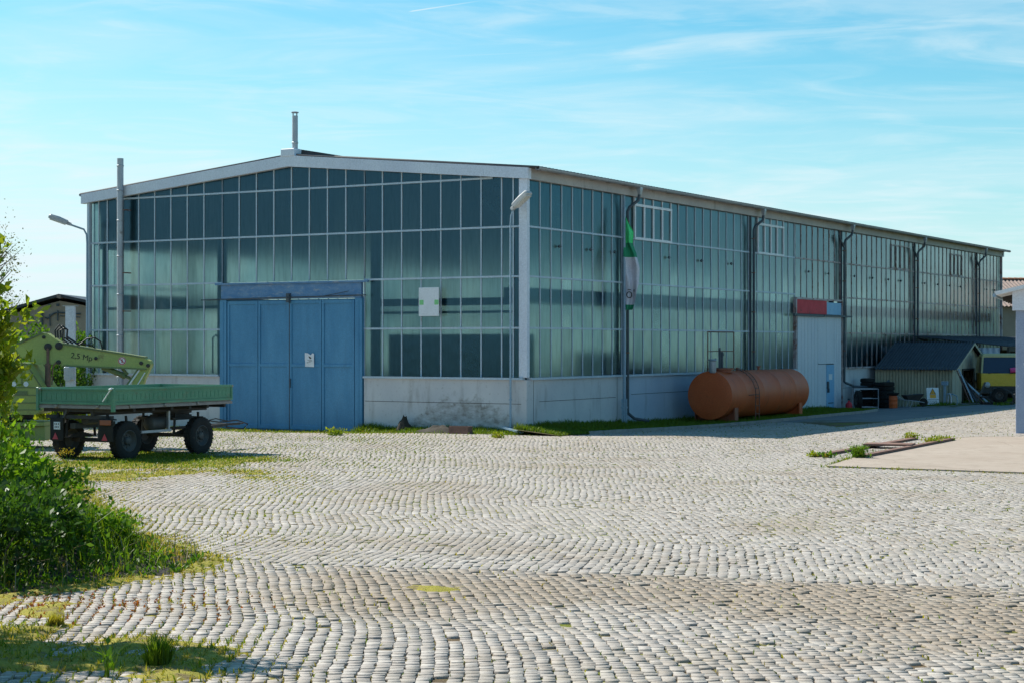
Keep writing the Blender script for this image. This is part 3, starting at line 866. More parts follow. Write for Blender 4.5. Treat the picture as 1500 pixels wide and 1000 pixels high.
def window_wall(mp, us, rows, fmat, top=None, skip=(), bar=0.055, name='window_wall'):
    """glazing bars and panes between the positions us; mp(u, depth, z) gives the place; rows = heights"""
    mb = MB(); V = []; F = []
    ztop = lambda u: (top(u) if top else rows[-1])
    # panes
    for a, b in zip(us[:-1], us[1:]):
        zs = list(rows)
        for k in range(len(zs) - 1):
            z0, z1 = zs[k], zs[k + 1]
            if any(s[0] - 1e-3 <= a and b <= s[1] + 1e-3 and s[2] - 1e-3 <= z0 and z1 <= s[3] + 1e-3 for s in skip):
                continue
            za, zb = min(z1, ztop(a)), min(z1, ztop(b))
            if top and k == len(zs) - 2:
                za, zb = ztop(a), ztop(b)
            if max(za, zb) - z0 < 0.06:
                continue
            t0, t1, t2 = (random.uniform(-0.004, 0.004) for _ in range(3))
            o = len(V)
            V += [mp(a, 0.02 + t0, z0), mp(b, 0.02 + t1, z0), mp(b, 0.02 + t2, max(zb, z0 + .01)), mp(a, 0.02 + t2 + t0 - t1, max(za, z0 + .01))]
            F.append((o, o + 1, o + 2, o + 3))
    g = np_mesh(name, np.array([tuple(v) for v in V]), np.array(F), MAT['glass'], hall)
    # bars
    for i, u in enumerate(us):
        z1 = ztop(u) + 0.02
        p, q = Vector(mp(u, 0.012, rows[0] + 0.03)), Vector(mp(u, 0.012, z1))
        s = Vector(mp(1, 0, 0)) - Vector(mp(0, 0, 0))
        mb.obox(p, q, 0.035, bar * .80, up=s)
    for k, z in enumerate(rows[:-1] if not top else rows[:-1]):
        if k == 0:
            continue
        if top:
            seg = [u for u in np.linspace(us[0], us[-1], 60) if top(u) > z + 0.04]
            if len(seg) < 2:
                continue
            u0, u1 = seg[0], seg[-1]
        else:
            u0, u1 = us[0], us[-1]
        mb.obox(mp(u0, 0.002, z), mp(u1, 0.002, z), 0.062, bar + 0.006)
    fr = mb.build('frame', fmat, g)
    return g
gm = lambda u, d, z: (d + 0.09, u, z)            # gable, outward = -x
smf = lambda u, d, z: (u, d + 0.09, z)           # long side, outward = -y
bmf = lambda u, d, z: (u, HWID - d - 0.09, z)    # far long side
emf = lambda u, d, z: (HLEN - d - 0.09, u, z)    # far gable
GU = [0.16, 0.55, 0.98] + [0.98 + 0.7725 * k for k in range(1, 23)] + [18.40, 18.80]
YD0, YD1 = 6.35, 12.50
gl_r = [u for u in GU if u < 6.3] + [YD0]
gl_m = [YD0] + [YD0 + (YD1 - YD0) * k / 8 for k in range(1, 8)] + [YD1]
gl_l = [YD1] + [u for u in GU if u > 12.7]
GR = ROWS + [9.5]
window_wall(gm, gl_r, GR, MAT['frame'], top=top_line)
window_wall(gm, gl_m, [4.878, 6.465, 8.05, 9.5], MAT['frame'], top=top_line)
window_wall(gm, gl_l, GR, MAT['frame'], top=top_line)
# long side
SR = [1.635, 3.236, 4.878, 6.465, 7.96]
def cells(a, b, w=0.735):
    n = max(1, round((b - a) / w))
    return [a + (b - a) * i / n for i in range(n + 1)]
PIPES = [6.95, 18.42, 29.25, 40.35, 52.0]
bay = [cells(0.30, 6.85), cells(7.05, 18.32), cells(18.52, 23.42), cells(29.32, 40.25), cells(40.45, 51.9), cells(52.1, HLEN - 0.06)]
WIN = [(1, 1, 5), (2, 1, 5), (3, 10, 14), (4, 9, 12)]         # bay, first and last bar of the casement
for bi, us in enumerate(bay):
    sk = [(us[a], us[min(b, len(us) - 1)], 6.465, 7.96) for k, a, b in WIN if k == bi and k < 3]
    window_wall(smf, us, SR, MAT['frame'] if bi < 3 else MAT['rusty_frame'], skip=sk)
window_wall(smf, cells(23.50, 29.18), [4.70, 6.465, 7.96], MAT['rusty_frame'])
for a, b in zip([0.3] + PIPES, PIPES + [HLEN - 0.06]):
    window_wall(bmf, cells(a, b, 0.735), SR, MAT['frame'])
window_wall(emf, cells(0.3, HWID - 0.3, 0.77), GR, MAT['frame'], top=top_line)
# steel casements in the top row
for k, a, b in WIN:
    us = bay[k]
    u0, u1 = us[a], us[min(b, len(us) - 1)]
    fm = MAT['white'] if k < 3 else MAT['rusty_frame']
    mb = MB()
    f0, f1, z0, z1, zt = u0, u1, 6.44, 7.72, 7.95
    if k >= 3:
        z0, z1 = 6.50, 7.70
    y0 = 0.02 if k < 3 else 0.05
    y1 = 0.10
    wd = 0.09 if k < 3 else 0.06
    mb.box(f0 - wd / 2, y0, z0, f1 + wd / 2, y1, z0 + wd)
    mb.box(f0 - wd / 2, y0, z1 - wd, f1 + wd / 2, y1, z1)
    n = 4 if b - a >= 4 else 3
    for i in range(n + 1):
        u = f0 + (f1 - f0) * i / n
        mb.box(u - wd / 2, y0 + 0.006, z0 + wd, u + wd / 2, y1 - 0.004, z1 - wd)
        if k < 3:
            mb.box(u - 0.028, y0 + 0.02, z1, u + 0.028, y1, zt)
    cf = mb.build('casement_window', fm, hall)
    if k < 3:
        V, F = [], []
        for i in range(n):
            ua, ub = f0 + (f1 - f0) * i / n, f0 + (f1 - f0) * (i + 1) / n
            for za, zb in ((z0, z1), (z1, 7.96)):
                o = len(V); t = random.uniform(-.006, .006)
                V += [(ua, 0.075 + t, za), (ub, 0.075 - t, za), (ub, 0.075 - t, zb), (ua, 0.075 + t, zb)]; F.append((o, o + 1, o + 2, o + 3))
        np_mesh('pane', np.array(V), np.array(F), MAT['glass'], cf)
# corner posts
mb = MB(); mb.box(-0.02, -0.02, SILL + 0.03, 0.16, 0.28, 7.98, 0.012); mb.build('corner_post', MAT['fascia'], hall)
mb = MB(); mb.box(-0.02, HWID - 0.10, SILL + 0.03, 0.14, HWID + 0.02, 8.02, 0.012); mb.build('corner_post', MAT['frame'], hall)
mb = MB(); mb.box(HLEN - 0.12, -0.02, SILL, HLEN + 0.02, 0.14, 7.98); mb.build('corner_post', MAT['rusty_frame'], hall)
# gable fascia of sheet lengths
def fascia_piece(ya, yb):
    mb = MB()
    za, zb = rake(ya, 8.31, 9.21), rake(yb, 8.31, 9.21)
    la, lb = top_line(ya) - 0.01, top_line(yb) - 0.01
    mb.prism([(-0.10, ya + 0.002, la), (-0.10, yb - 0.002, lb), (-0.10, yb - 0.002, zb), (-0.10, ya + 0.002, za)], (0.22, 0, 0))
    return mb
mb = MB()
ys_ = [-0.10, 0.0, 1.55, 3.3, 5.05, 6.8, 8.2, RIDGE_Y, 10.7, 12.5, 14.3, 16.1, 17.7, HWID + 0.25]
for a, b in zip(ys_[:-1], ys_[1:]):
    m2 = fascia_piece(a, b); mb.add(m2.v, m2.f)
mb.box(-0.12, RIDGE_Y - 0.28, 9.17, 0.30, RIDGE_Y + 0.30, 9.44, 0.02)
fas = mb.build('gable_fascia', MAT['fascia'], hall)
mb = MB()
mb.prism([(-0.09, -0.03, 7.95), (-0.09, 0.35, 7.95), (-0.09, 0.35, 8.12), (-0.09, -0.03, 8.12)], (0.2, 0, 0))
# far gable fascia
mb = MB()
for a, b in zip(ys_[:-1], ys_[1:]):
    za, zb = rake(a, 8.31, 9.21), rake(b, 8.31, 9.21)
    mb.prism([(HLEN - 0.1, a, top_line(a) - .01), (HLEN - 0.1, b, top_line(b) - .01), (HLEN - 0.1, b, zb), (HLEN - 0.1, a, za)], (0.2, 0, 0))
mb.build('gable_fascia', MAT['fascia'], hall)
# roof of corrugated sheets
def roof_slope(side):
    per, seg = 0.24, 6
    n = int((HLEN + 0.1) / per) * seg
    X = np.linspace(0.0, HLEN + 0.35, n + 1)
    wv = 0.032 * np.sin(2 * PI * X / per)
    ye = -0.42 if side == 0 else HWID + 0.42
    sl = (9.21 - 8.31) / RIDGE_Y
    ze = 8.36 - 0.42 * sl
    top = []
    ysl = [(RIDGE_Y, 9.26), (ye, ze)]
    V, F = [], []
    for dz in (0.0, -0.03):
        for (y, z) in ysl:
            V += [(x, y, z + w + dz) for x, w in zip(X, wv)]
    m = n + 1
    for i in range(n):
        F += [(i, i + 1, m + i + 1, m + i), (2 * m + i, 3 * m + i, 3 * m + i + 1, 2 * m + i + 1), (m + i, m + i + 1, 3 * m + i + 1, 3 * m + i), (i, 2 * m + i, 2 * m + i + 1, i + 1)]
    F += [(0, m, 3 * m, 2 * m), (m - 1, 3 * m - 1, 4 * m - 1, 2 * m - 1)]
    return np_mesh('roof', np.array(V), np.array(F), MAT['corrugated_roof'], hall)
roof_slope(0); roof_slope(1)
mb = MB()
mb.prism([(0.4, RIDGE_Y - 1.0, 9.30), (0.4, RIDGE_Y, 9.48), (0.4, RIDGE_Y + 0.7, 9.36), (0.4, RIDGE_Y + 0.7, 9.22), (0.4, RIDGE_Y - 1.0, 9.18)], (HLEN - 0.6, 0, 0))
mb.build('ridge_cap', MAT['corrugated_roof'], hall)
# eave beam, gutter, brackets
for yy, sg in ((0.0, 1), (HWID, -1)):
    mb = MB()
    mb.box(0.16, yy - 0.05 * sg, 7.955, HLEN, yy + 0.25 * sg, 8.30)
    for x in np.arange(0.6, HLEN, 1.2):
        mb.box(x, yy - 0.33 * sg, 8.235, x + 0.03, yy - 0.051 * sg, 8.265)
    mb.build('eave_beam', MAT['eave'], hall)
    mb = MB()
    prof = [(math.cos(a) * 0.085, math.sin(a) * 0.085) for a in np.linspace(PI, 2 * PI, 9)]
    l0 = [(0.02, yy - 0.38 * sg + p[0], 8.305 + p[1]) for p in prof] + [(0.02, yy - 0.38 * sg + p[0] * 0.88, 8.309 + p[1] * 0.88) for p in reversed(prof)]
    mb.rings([l0, [(HLEN + 0.3, p[1], p[2]) for p in l0]])
    mb.build('gutter', MAT['zinc'], hall, True)
# downpipes with hoppers and the dark column strips behind them
for i, x in enumerate(PIPES):
    mb = MB()
    bot = 0.12 if i == 0 else (0.3 if i == 1 else (0.75 if i == 2 else 2.95))
    pts = [(x + 0.38, -0.36, 8.02), (x + 0.36, -0.33, 7.78), (x + 0.06, -0.13, 7.52), (x, -0.09, 7.38), (x, -0.09, bot + 0.25)]
    if i == 0:
        pts += [(x + 0.03, -0.10, 0.30), (x + 0.20, -0.25, 0.12), (x + 0.60, -0.62, 0.02)]
    elif i == 2:
        pts += [(x + 0.05, -0.12, 0.95), (x + 0.5, -0.4, 0.78), (x + 1.6, -0.9, 0.72), (x + 2.4, -1.2, 0.80), (x + 2.9, -1.25, 1.0)]
    else:
        pts += [(x + 0.02, -0.11, bot + 0.1), (x + 0.3, -0.25, bot), (x + 1.0, -0.30, bot - 0.03)]
    mb.tube(pts, 0.055, 10)
    if i >= 2:
        mb.tube([(x - 0.62, -0.05, 7.72), (x - 0.55, -0.07, 7.55), (x - 0.08, -0.09, 7.2)], 0.05, 8)
    dp = mb.build('downpipe', MAT['dark_pipe'], hall, True)
    mb = MB()
    mb.rings([[(x + 0.38 + sx * w, -0.37 + sy * w * 0.8, z) for sx, sy in ((-1, -1), (1, -1), (1, 1), (-1, 1))] for z, w in ((7.98, 0.055), (8.16, 0.10), (8.24, 0.10))])
    mb.build('rain_hopper', MAT['zinc'], dp)
    for z in (2.4, 4.0, 5.6, 7.0):
        if z > bot + 0.3:
            mb = MB()
            mb.lathe([(0, 0.066), (0.05, 0.066)], (x, -0.09, z), (0, 0, 1), 10)
            mb.box(x - 0.012, -0.09, z + 0.01, x + 0.012, 0.05, z + 0.04)
            mb.build('clamp', MAT['rust'], dp)
    mb = MB(); mb.box(x - 0.04, 0.02, SILL + 0.03, x + 0.04, 0.24, 7.96)
    mb.build('wall_column', MAT['dark_pipe'] if i else MAT['steel_blue'], hall)
# small vent knobs on the glass
for x in (2.2, 4.4, 6.2, 10.6, 13.5, 16.4, 25, 27.5, 31, 33.6, 36, 38, 42, 44.3, 46.5, 48.6, 54, 55.8):
    mb = MB()
    mb.lathe([(-0.05, 0.03), (0.0, 0.06), (0.02, 0.05)], (x, 0.03, 5.92), (0, -1, 0), 10)
    mb.obox((x - 0.14, 0.0, 5.93), (x + 0.14, 0.0, 5.92), 0.012, 0.012)
    mb.build('vent_catch', MAT['dark_pipe'], hall)

# ---------------------------------------------------------------- sliding door in the gable
mb = MB()
mb.box(-0.03, YD0 + 0.05, 4.27, 0.10, YD1 - 0.05, 4.80)
mb.box(-0.09, YD0 - 0.25, 4.79, 0.02, YD1 + 0.2, 4.86, 0.01)
lin = mb.build('door_lintel', MAT['blue_lintel'], hall)
mb = MB()
mb.tube([(-0.10, YD0 - 0.2, 4.36), (-0.10, YD1 + 0.8, 4.28)], 0.022, 6)
mb.tube([(-0.12, YD0 + 0.5, 4.50), (-0.12, YD0 + 1.6, 4.34), (-0.11, YD0 + 2.6, 4.33)], 0.012, 6)
mb.box(-0.16, 9.35, 4.15, -0.04, 9.47, 4.46)
mb.box(-0.20, 9.38, 4.30, -0.14, 9.55, 4.34)
mb.build('door_rail', MAT['dark_pipe'], lin)
door = MB()
door.box(0.045, YD0 + 0.33, -0.30, 0.09, YD1 - 0.30, 4.25)
door = door.build('sliding_door', MAT['blue_door'], hall)
lw = (YD1 - YD0 - 0.64) / 4
for k in range(4):
    y0 = YD0 + 0.33 + k * lw
    y1 = y0 + lw
    mb = MB()
    g = 0.012
    fw = 0.10
    mb.box(-0.02, y0 + g, -0.20, 0.043, y0 + fw, 4.22, 0.008)
    mb.box(-0.02, y1 - fw, -0.20, 0.043, y1 - g, 4.22, 0.008)
    for za, zb in ((-0.20, -0.06), (1.95, 2.05), (4.10, 4.22)):
        mb.box(-0.016, y0 + fw, za, 0.043, y1 - fw, zb, 0.006)
    mb.box(0.016, y0 + fw, -0.06, 0.043, y1 - fw, 4.10)
    mb.build('door_leaf', MAT['blue_door'], door)
for y in (YD0 + 0.0, YD1 - 0.30):
    mb = MB()
    mb.box(-0.05, y + 0.005, -0.35, 0.10, y + 0.30, 4.27, 0.012)
    mb.box(-0.065, y + 0.12, -0.3, -0.05, y + 0.15, 4.2)
    mb.build('door_jamb', MAT['blue_door'], door)
mb = MB()
ym = (YD0 + YD1) / 2
mb.box(-0.07, ym - 0.055, 1.25, -0.02, ym - 0.03, 1.55); mb.box(-0.045, ym - 0.055, 1.23, -0.015, ym - 0.03, 1.27)
mb.box(-0.03, ym - 0.012, -0.2, -0.018, ym + 0.012, 4.2)
mb.build('handle', MAT['dark_pipe'], door)

# ---------------------------------------------------------------- gate in the long side
X0, X1 = 23.46, 29.16
mb = MB()
mb.box(X0, 0.0, 4.05, X0 + 3.72, 0.10, 4.66)
mb.build('red_board', MAT['red_panel'], hall)
mb = MB(); mb.box(X0 + 3.74, 0.01, 4.05, X1 - 0.05, 0.10, 4.60)
mb.build('blue_board', MAT['light_blue_door'], hall)
mb = MB()
mb.box(X0 - 0.10, -0.03, 4.665, X1 + 0.06, 0.08, 4.75)
mb.box(X0 - 0.16, -0.03, -0.3, X0 - 0.03, 0.12, 4.66)
mb.box(X1 - 0.04, -0.03, -0.3, X1 + 0.08, 0.12, 4.66)
mb.build('gate_frame', MAT['rusty_frame'], hall)
mb = MB()
mb.box(X0 - 0.6, -0.14, 3.93, X0 + 3.0, -0.06, 4.03)
mb.box(X0 + 3.0, -0.16, 3.95, X1 + 1.0, -0.08, 4.03)
mb.build('gate_rail', MAT['dark_pipe'], hall)
gate = MB(); gate.box(X0 + 0.05, 0.03, -0.30, X1 - 0.06, 0.08, 4.0)
gate = gate.build('hall_gate', MAT['dark_pipe'], hall)
wds = [X0 + 0.08, X0 + 1.32, X0 + 2.55, X0 + 3.62, X0 + 4.65, X1 - 0.09]
for k in range(5):
    a, b = wds[k] + 0.015, wds[k + 1] - 0.015
    mb = MB()
    if k in (2, 3):
        zt = 1.82
        mb.box(a, -0.01, zt + 0.03, b, 0.028, 3.98, 0.01)
        mb.box(a, -0.022, 3.28, b, -0.011, 3.33); mb.box(a, -0.024, zt + 0.03, b, -0.011, zt + 0.10)
        if k == 2:
            mb.box(a, -0.01, -0.2, b, 0.028, zt, 0.01)
    else:
        mb.box(a, -0.01, -0.22, b, 0.028, 3.98, 0.012)
        for q in range(1, 3):
            u = a + (b - a) * q / 3
            mb.box(u - 0.012, -0.02, -0.15, u + 0.012, -0.011, 3.9)
    if mb.v:
        mb.build('gate_leaf', MAT['pale_door'], gate)
wk = MB(); a, b = wds[3] + 0.02, wds[4] - 0.02
wk.box(a, -0.02, -0.18, b, 0.028, 1.80, 0.012)
wk = wk.build('wicket_door', MAT['light_blue_door'], gate)
mb = MB(); mb.box(a + 0.02, -0.09, 0.72, a + 0.16, -0.02, 1.05, 0.01); mb.box(a + 0.05, -0.12, 0.55, a + 0.12, -0.03, 0.74); mb.build('handle', MAT['dark_pipe'], wk)
mb = MB(); mb.box(a + 0.28, -0.028, 1.12, b - 0.28, -0.021, 1.38); mb.build('notice', MAT['white'], wk)
mb = MB(); mb.box(a + 0.2, -0.03, 0.05, b - 0.12, -0.021, 0.09); mb.build('foot_bar', MAT['dark_pipe'], wk)

# ---------------------------------------------------------------- inside of the hall, seen through the cloudy glass
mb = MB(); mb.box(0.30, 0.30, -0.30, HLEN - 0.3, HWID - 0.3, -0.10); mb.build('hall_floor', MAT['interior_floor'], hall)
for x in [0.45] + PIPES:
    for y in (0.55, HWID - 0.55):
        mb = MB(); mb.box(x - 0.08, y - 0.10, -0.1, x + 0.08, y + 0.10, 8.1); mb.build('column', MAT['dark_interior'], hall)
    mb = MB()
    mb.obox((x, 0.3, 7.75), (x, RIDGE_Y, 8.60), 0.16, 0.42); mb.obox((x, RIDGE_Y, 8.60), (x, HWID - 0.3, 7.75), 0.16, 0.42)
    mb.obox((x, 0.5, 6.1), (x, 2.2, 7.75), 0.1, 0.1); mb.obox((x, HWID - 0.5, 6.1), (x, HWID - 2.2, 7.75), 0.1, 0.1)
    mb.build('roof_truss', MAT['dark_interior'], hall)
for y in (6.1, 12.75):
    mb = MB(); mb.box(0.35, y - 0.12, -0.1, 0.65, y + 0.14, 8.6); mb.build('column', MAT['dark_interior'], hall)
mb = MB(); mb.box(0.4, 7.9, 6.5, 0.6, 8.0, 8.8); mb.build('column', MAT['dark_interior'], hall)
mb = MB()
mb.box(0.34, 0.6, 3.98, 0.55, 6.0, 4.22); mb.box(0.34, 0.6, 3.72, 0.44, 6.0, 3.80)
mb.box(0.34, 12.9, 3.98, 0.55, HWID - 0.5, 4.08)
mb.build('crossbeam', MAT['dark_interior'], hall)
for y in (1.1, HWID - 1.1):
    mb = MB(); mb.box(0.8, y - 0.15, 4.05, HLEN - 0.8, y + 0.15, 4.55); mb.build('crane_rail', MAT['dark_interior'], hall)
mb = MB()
mb.box(0.5, HWID - 0.34, 6.25, HLEN - 0.4, HWID - 0.24, 7.95); mb.build('added_light_block', MAT['dark_interior'], hall)  # added boards blocking light at the far walls, so the upper panes look dark
mb = MB(); mb.box(HLEN - 0.34, 0.5, 6.25, HLEN - 0.24, HWID - 0.4, 7.95); mb.build('added_light_block', MAT['dark_interior'], hall)
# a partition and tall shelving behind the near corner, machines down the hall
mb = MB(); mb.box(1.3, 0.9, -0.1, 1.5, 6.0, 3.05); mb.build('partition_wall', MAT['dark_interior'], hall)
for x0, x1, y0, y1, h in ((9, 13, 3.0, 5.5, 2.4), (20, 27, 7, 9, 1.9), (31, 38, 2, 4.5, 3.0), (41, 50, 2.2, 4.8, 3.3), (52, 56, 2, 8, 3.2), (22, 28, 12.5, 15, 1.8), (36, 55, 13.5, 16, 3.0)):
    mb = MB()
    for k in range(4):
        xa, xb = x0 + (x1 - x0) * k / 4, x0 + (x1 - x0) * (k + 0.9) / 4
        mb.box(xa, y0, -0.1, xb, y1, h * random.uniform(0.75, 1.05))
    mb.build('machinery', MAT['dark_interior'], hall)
# pipework against the left-hand panes
mb = MB()
mb.tube([(0.35, 13.1, 1.7), (0.35, 13.1, 2.95), (0.35, 12.95, 3.05), (0.35, 12.85, 2.95), (0.35, 12.85, 1.8)], 0.03, 8)
mb.build('radiator_pipe', MAT['rust'], hall)

# ---------------------------------------------------------------- chimneys
def flue(x, y, z0, z1, r, cap, bands, mat):
    mb = MB(); mb.tube([(x, y, z0), (x, y, z1)], r, 20)
    f = mb.build('flue_pipe', mat, hall, True)
    for z in bands:
        MB().lathe([(0, r + 0.004), (0.015, r + 0.014), (0.045, r + 0.014), (0.06, r + 0.004)], (x, y, z), (0, 0, 1), 20).build('pipe_collar', mat, f)
    if cap:
        mb = MB()
        mb.lathe([(0, r + 0.03), (0.03, r + 0.03), (0.05, r * 0.5)], (x, y, z1 + 0.10), (0, 0, 1), 20)
        for a in range(4):
            c, s = math.cos(a * PI / 2) * r * 0.9, math.sin(a * PI / 2) * r * 0.9
            mb.box(x + c - .01, y + s - .01, z1 - .02, x + c + .01, y + s + .01, z1 + 0.11)
        mb.build('chimney_cap', mat, f)
    return f
flue(0.10, 9.28, 9.40, 10.58, 0.10, True, (9.62,), MAT['zinc'])
fl = flue(-0.24, 17.02, 0.2, 9.50, 0.118, False, (1.5, 3.0, 4.5, 5.9, 7.2, 8.3, 9.2), MAT['zinc'])
for z in (3.9, 5.3, 7.6):
    mb = MB(); mb.box(-0.24, 16.80, z, 0.1, 16.86, z + 0.04); mb.box(-0.24, 16.861, z, -0.20, 17.02, z + 0.04)
    mb.build('pipe_bracket', MAT['rust'], fl)

# ================================================================== lamps
def street_lamp(label, base, h, arm, az, r=0.05, tilt=0.22, foot=True):
    t = thing('street_lamp', label, 'lamp', base, az, 'lamps at the hall corners')
    mb = MB(); mb.tube([(0, 0, -0.1), (0, 0, 1.2), (0, 0, h - 0.5), (0.02, 0, h - 0.2), (0.12, 0, h), (arm, 0, h + (arm - 0.1) * tilt)], [r, r, r * .8, r * .7, r * .7, r * .7], 12)
    mb.lathe([(0, r + .02), (0.04, r + .02)], (0, 0, 1.05), (0, 0, 1), 12)
    if foot:
        mb.box(-0.12, -0.12, -0.12, 0.12, 0.12, 0.02)
    mb.build('pole', MAT['steel_blue'], t, True)
    hb = MB()
    L, wd = 0.86, 0.15
    c0 = Vector((arm - 0.05, 0, h + (arm - 0.1) * tilt))
    d = Vector((math.cos(tilt), 0, math.sin(tilt))); u = Vector((-math.sin(tilt), 0, math.cos(tilt)))
    def sec(s, w, a, b):
        p = c0 + d * s
        return [p + Vector((0, -w, 0)) + u * a, p + Vector((0, w, 0)) + u * a, p + Vector((0, w, 0)) + u * (b * .55), p + Vector((0, w * .6, 0)) + u * b, p + Vector((0, -w * .6, 0)) + u * b, p + Vector((0, -w, 0)) + u * (b * .55)]
    hb.rings([sec(0, .06, -.05, .05), sec(.12, .07, -.06, .06), sec(.16, wd, -.05, .10), sec(.5, wd, -.05, .13), sec(L - .05, wd, -.05, .11), sec(L, wd * .9, -.03, .06)])
    hd = hb.build('lamp_head', MAT['lamp_grey'], t)
    lb = MB()
    lb.rings([sec(.19, wd * .9, -.085, -.052), sec(L - .07, wd * .9, -.085, -.052)])
    lb.build('lamp_cover', MAT['lens'], hd)
    return t
p = HL(-0.30, 0.42)
lamp_r = street_lamp('grey lamp on a thin pale blue pole before the near hall corner', (p.x, p.y, gz(p)), 6.98 - gz(p), 0.10, 0.0, r=0.034, tilt=0.62)
lamp_r.rotation_euler = (0, 0, R(-38))
p = HL(-0.35, 18.55)
lamp_l = street_lamp('grey lamp reaching out to the left beside the left hall corner', (p.x, p.y, gz(p)), 6.95 - gz(p), 0.62, PI, r=0.05, tilt=0.33)
lamp_l.rotation_euler = (0, 0, R(196))
# pale drain board at the foot of the near lamp
mb = MB(); a = HL(-0.40, 0.62); b = HL(-0.75, -0.25)
mb.obox((a.x, a.y, gz(a) + 0.20), (b.x, b.y, gz(b) + 0.07), 0.16, 0.05)
tag(mb.build('drain_channel', MAT['steel_blue']), 'short pale blue gutter piece lying at the foot of the near lamp pole', 'gutter')

# ================================================================== things on the gable
bd = thing('notice_board', 'white square board with two green tape marks hung on the gable glass', 'board', HL(-0.10, 3.62, 4.10), HROT)
mb = MB(); mb.box(-0.04, -0.39, -0.47, 0.0, 0.39, 0.47, 0.006); mb.build('panel', MAT['white'], bd)
for y in (-0.385, 0.20):
    MB().box(-0.043, y, -0.10, -0.041, y + 0.16, 0.06).build('tape_mark', MAT['green_tape'], bd)
nb = thing('door_notice', 'torn white paper notice stuck on the blue sliding door', 'notice', HL(-0.022, 8.56, 2.20), HROT)
mb = MB()
mb.prism([(-0.004, 0.19, -0.24), (-0.004, -0.19, -0.25), (-0.004, -0.19, 0.20), (-0.004, -0.12, 0.22), (-0.004, -0.05, 0.15), (-0.004, 0.08, 0.22), (-0.004, 0.20, 0.23), (-0.004, 0.20, 0.0), (-0.004, 0.18, -0.1)], (0.003, 0, 0))
mb.build('paper', MAT['white'], nb)
mb = MB()
mb.prism([(-0.0075, 0.05, 0.12), (-0.0075, -0.02, 0.02), (-0.0075, -0.09, 0.05), (-0.0075, -0.03, 0.10)], (0.002, 0, 0))
for z, y0, y1 in ((-0.02, -0.1, 0.09), (-0.055, -0.11, 0.03), (-0.085, -0.05, 0.11), (-0.115, 0.05, 0.12)):
    mb.box(-0.0075, y0, z, -0.0055, y1, z + 0.010)
mb.build('print', MAT['print'], nb)
# flagpole with a limp flag
fp = Vector((at(914.5, 60.3), 60.3, 0)); g0 = gz(fp) + 0.10
fg = thing('flagpole', 'slim flagpole with a pale blue base sleeve before the long glass wall', 'flagpole', (fp.x, fp.y, g0), 0)
mb = MB(); mb.tube([(0, 0, -0.1), (0, 0, 1.5), (0, 0, 7.55)], [0.06, 0.06, 0.045], 12); mb.lathe([(0, .05), (.03, .055), (.06, .02)], (0, 0, 7.53), (0, 0, 1), 12)
mb.build('pole', MAT['steel_blue'], fg, True)
mb = MB(); mb.box(-0.10, -0.06, -0.2, -0.05, 0.06, 0.95); mb.box(0.05, -0.06, -0.2, 0.10, 0.06, 0.95); mb.box(-0.10, 0.061, -0.2, 0.10, 0.09, 0.9); mb.box(-0.12, -0.05, 0.62, 0.12, 0.05, 0.68)
mb.build('base_sleeve', MAT['steel_blue'], fg)
flag = thing('hanging_flag', 'limp green and white flag hanging from the flagpole', 'flag', (fp.x, fp.y, g0), 0)
def flag_part(name, mat, z0, z1, edge, seed, prt=None):
    n, m = 40, 26
    V = []
    for i in range(n + 1):
        z = z0 + (z1 - z0) * i / n
        wv = edge(z)
        for j in range(m + 1):
            s = j / m
            x = 0.03 + wv * s + 0.02 * math.sin(z * 5 + s * 6 + seed)
            y = 0.085 * math.sin(s * 9.5 + z * 1.7 + seed) * (0.35 + s) + 0.03 * math.sin(z * 7 + s * 3)
            V.append((x - 0.05 * (1 - s), y, z))
    F = [(i * (m + 1) + j, i * (m + 1) + j + 1, (i + 1) * (m + 1) + j + 1, (i + 1) * (m + 1) + j) for i in range(n) for j in range(m)]
    return np_mesh(name, np.array(V), np.array(F), mat, prt or flag, True)
edge = lambda z: float(np.interp(z, [3.9, 4.05, 4.4, 4.9, 5.5, 6.0, 6.35, 6.75, 7.0, 7.25], [0.13, 0.24, 0.36, 0.47, 0.49, 0.42, 0.26, 0.28, 0.16, 0.05]))
flag_part('flag_top', MAT['flag_green'], 6.35, 7.25, edge, 0.3)
flag_part('flag_band', MAT['flag_dark'], 5.85, 6.35, edge, 0.3)
flag_part('flag_cloth', MAT['flag_white'], 4.20, 5.85, edge, 0.3)
flag_part('flag_hem', MAT['flag_dark'], 4.02, 4.20, edge, 0.3)
tx = text_mesh('lettering', "ō'", 0.42, MAT['print'], flag, (0.20, -0.17, 4.55), (PI / 2, 0, 0))

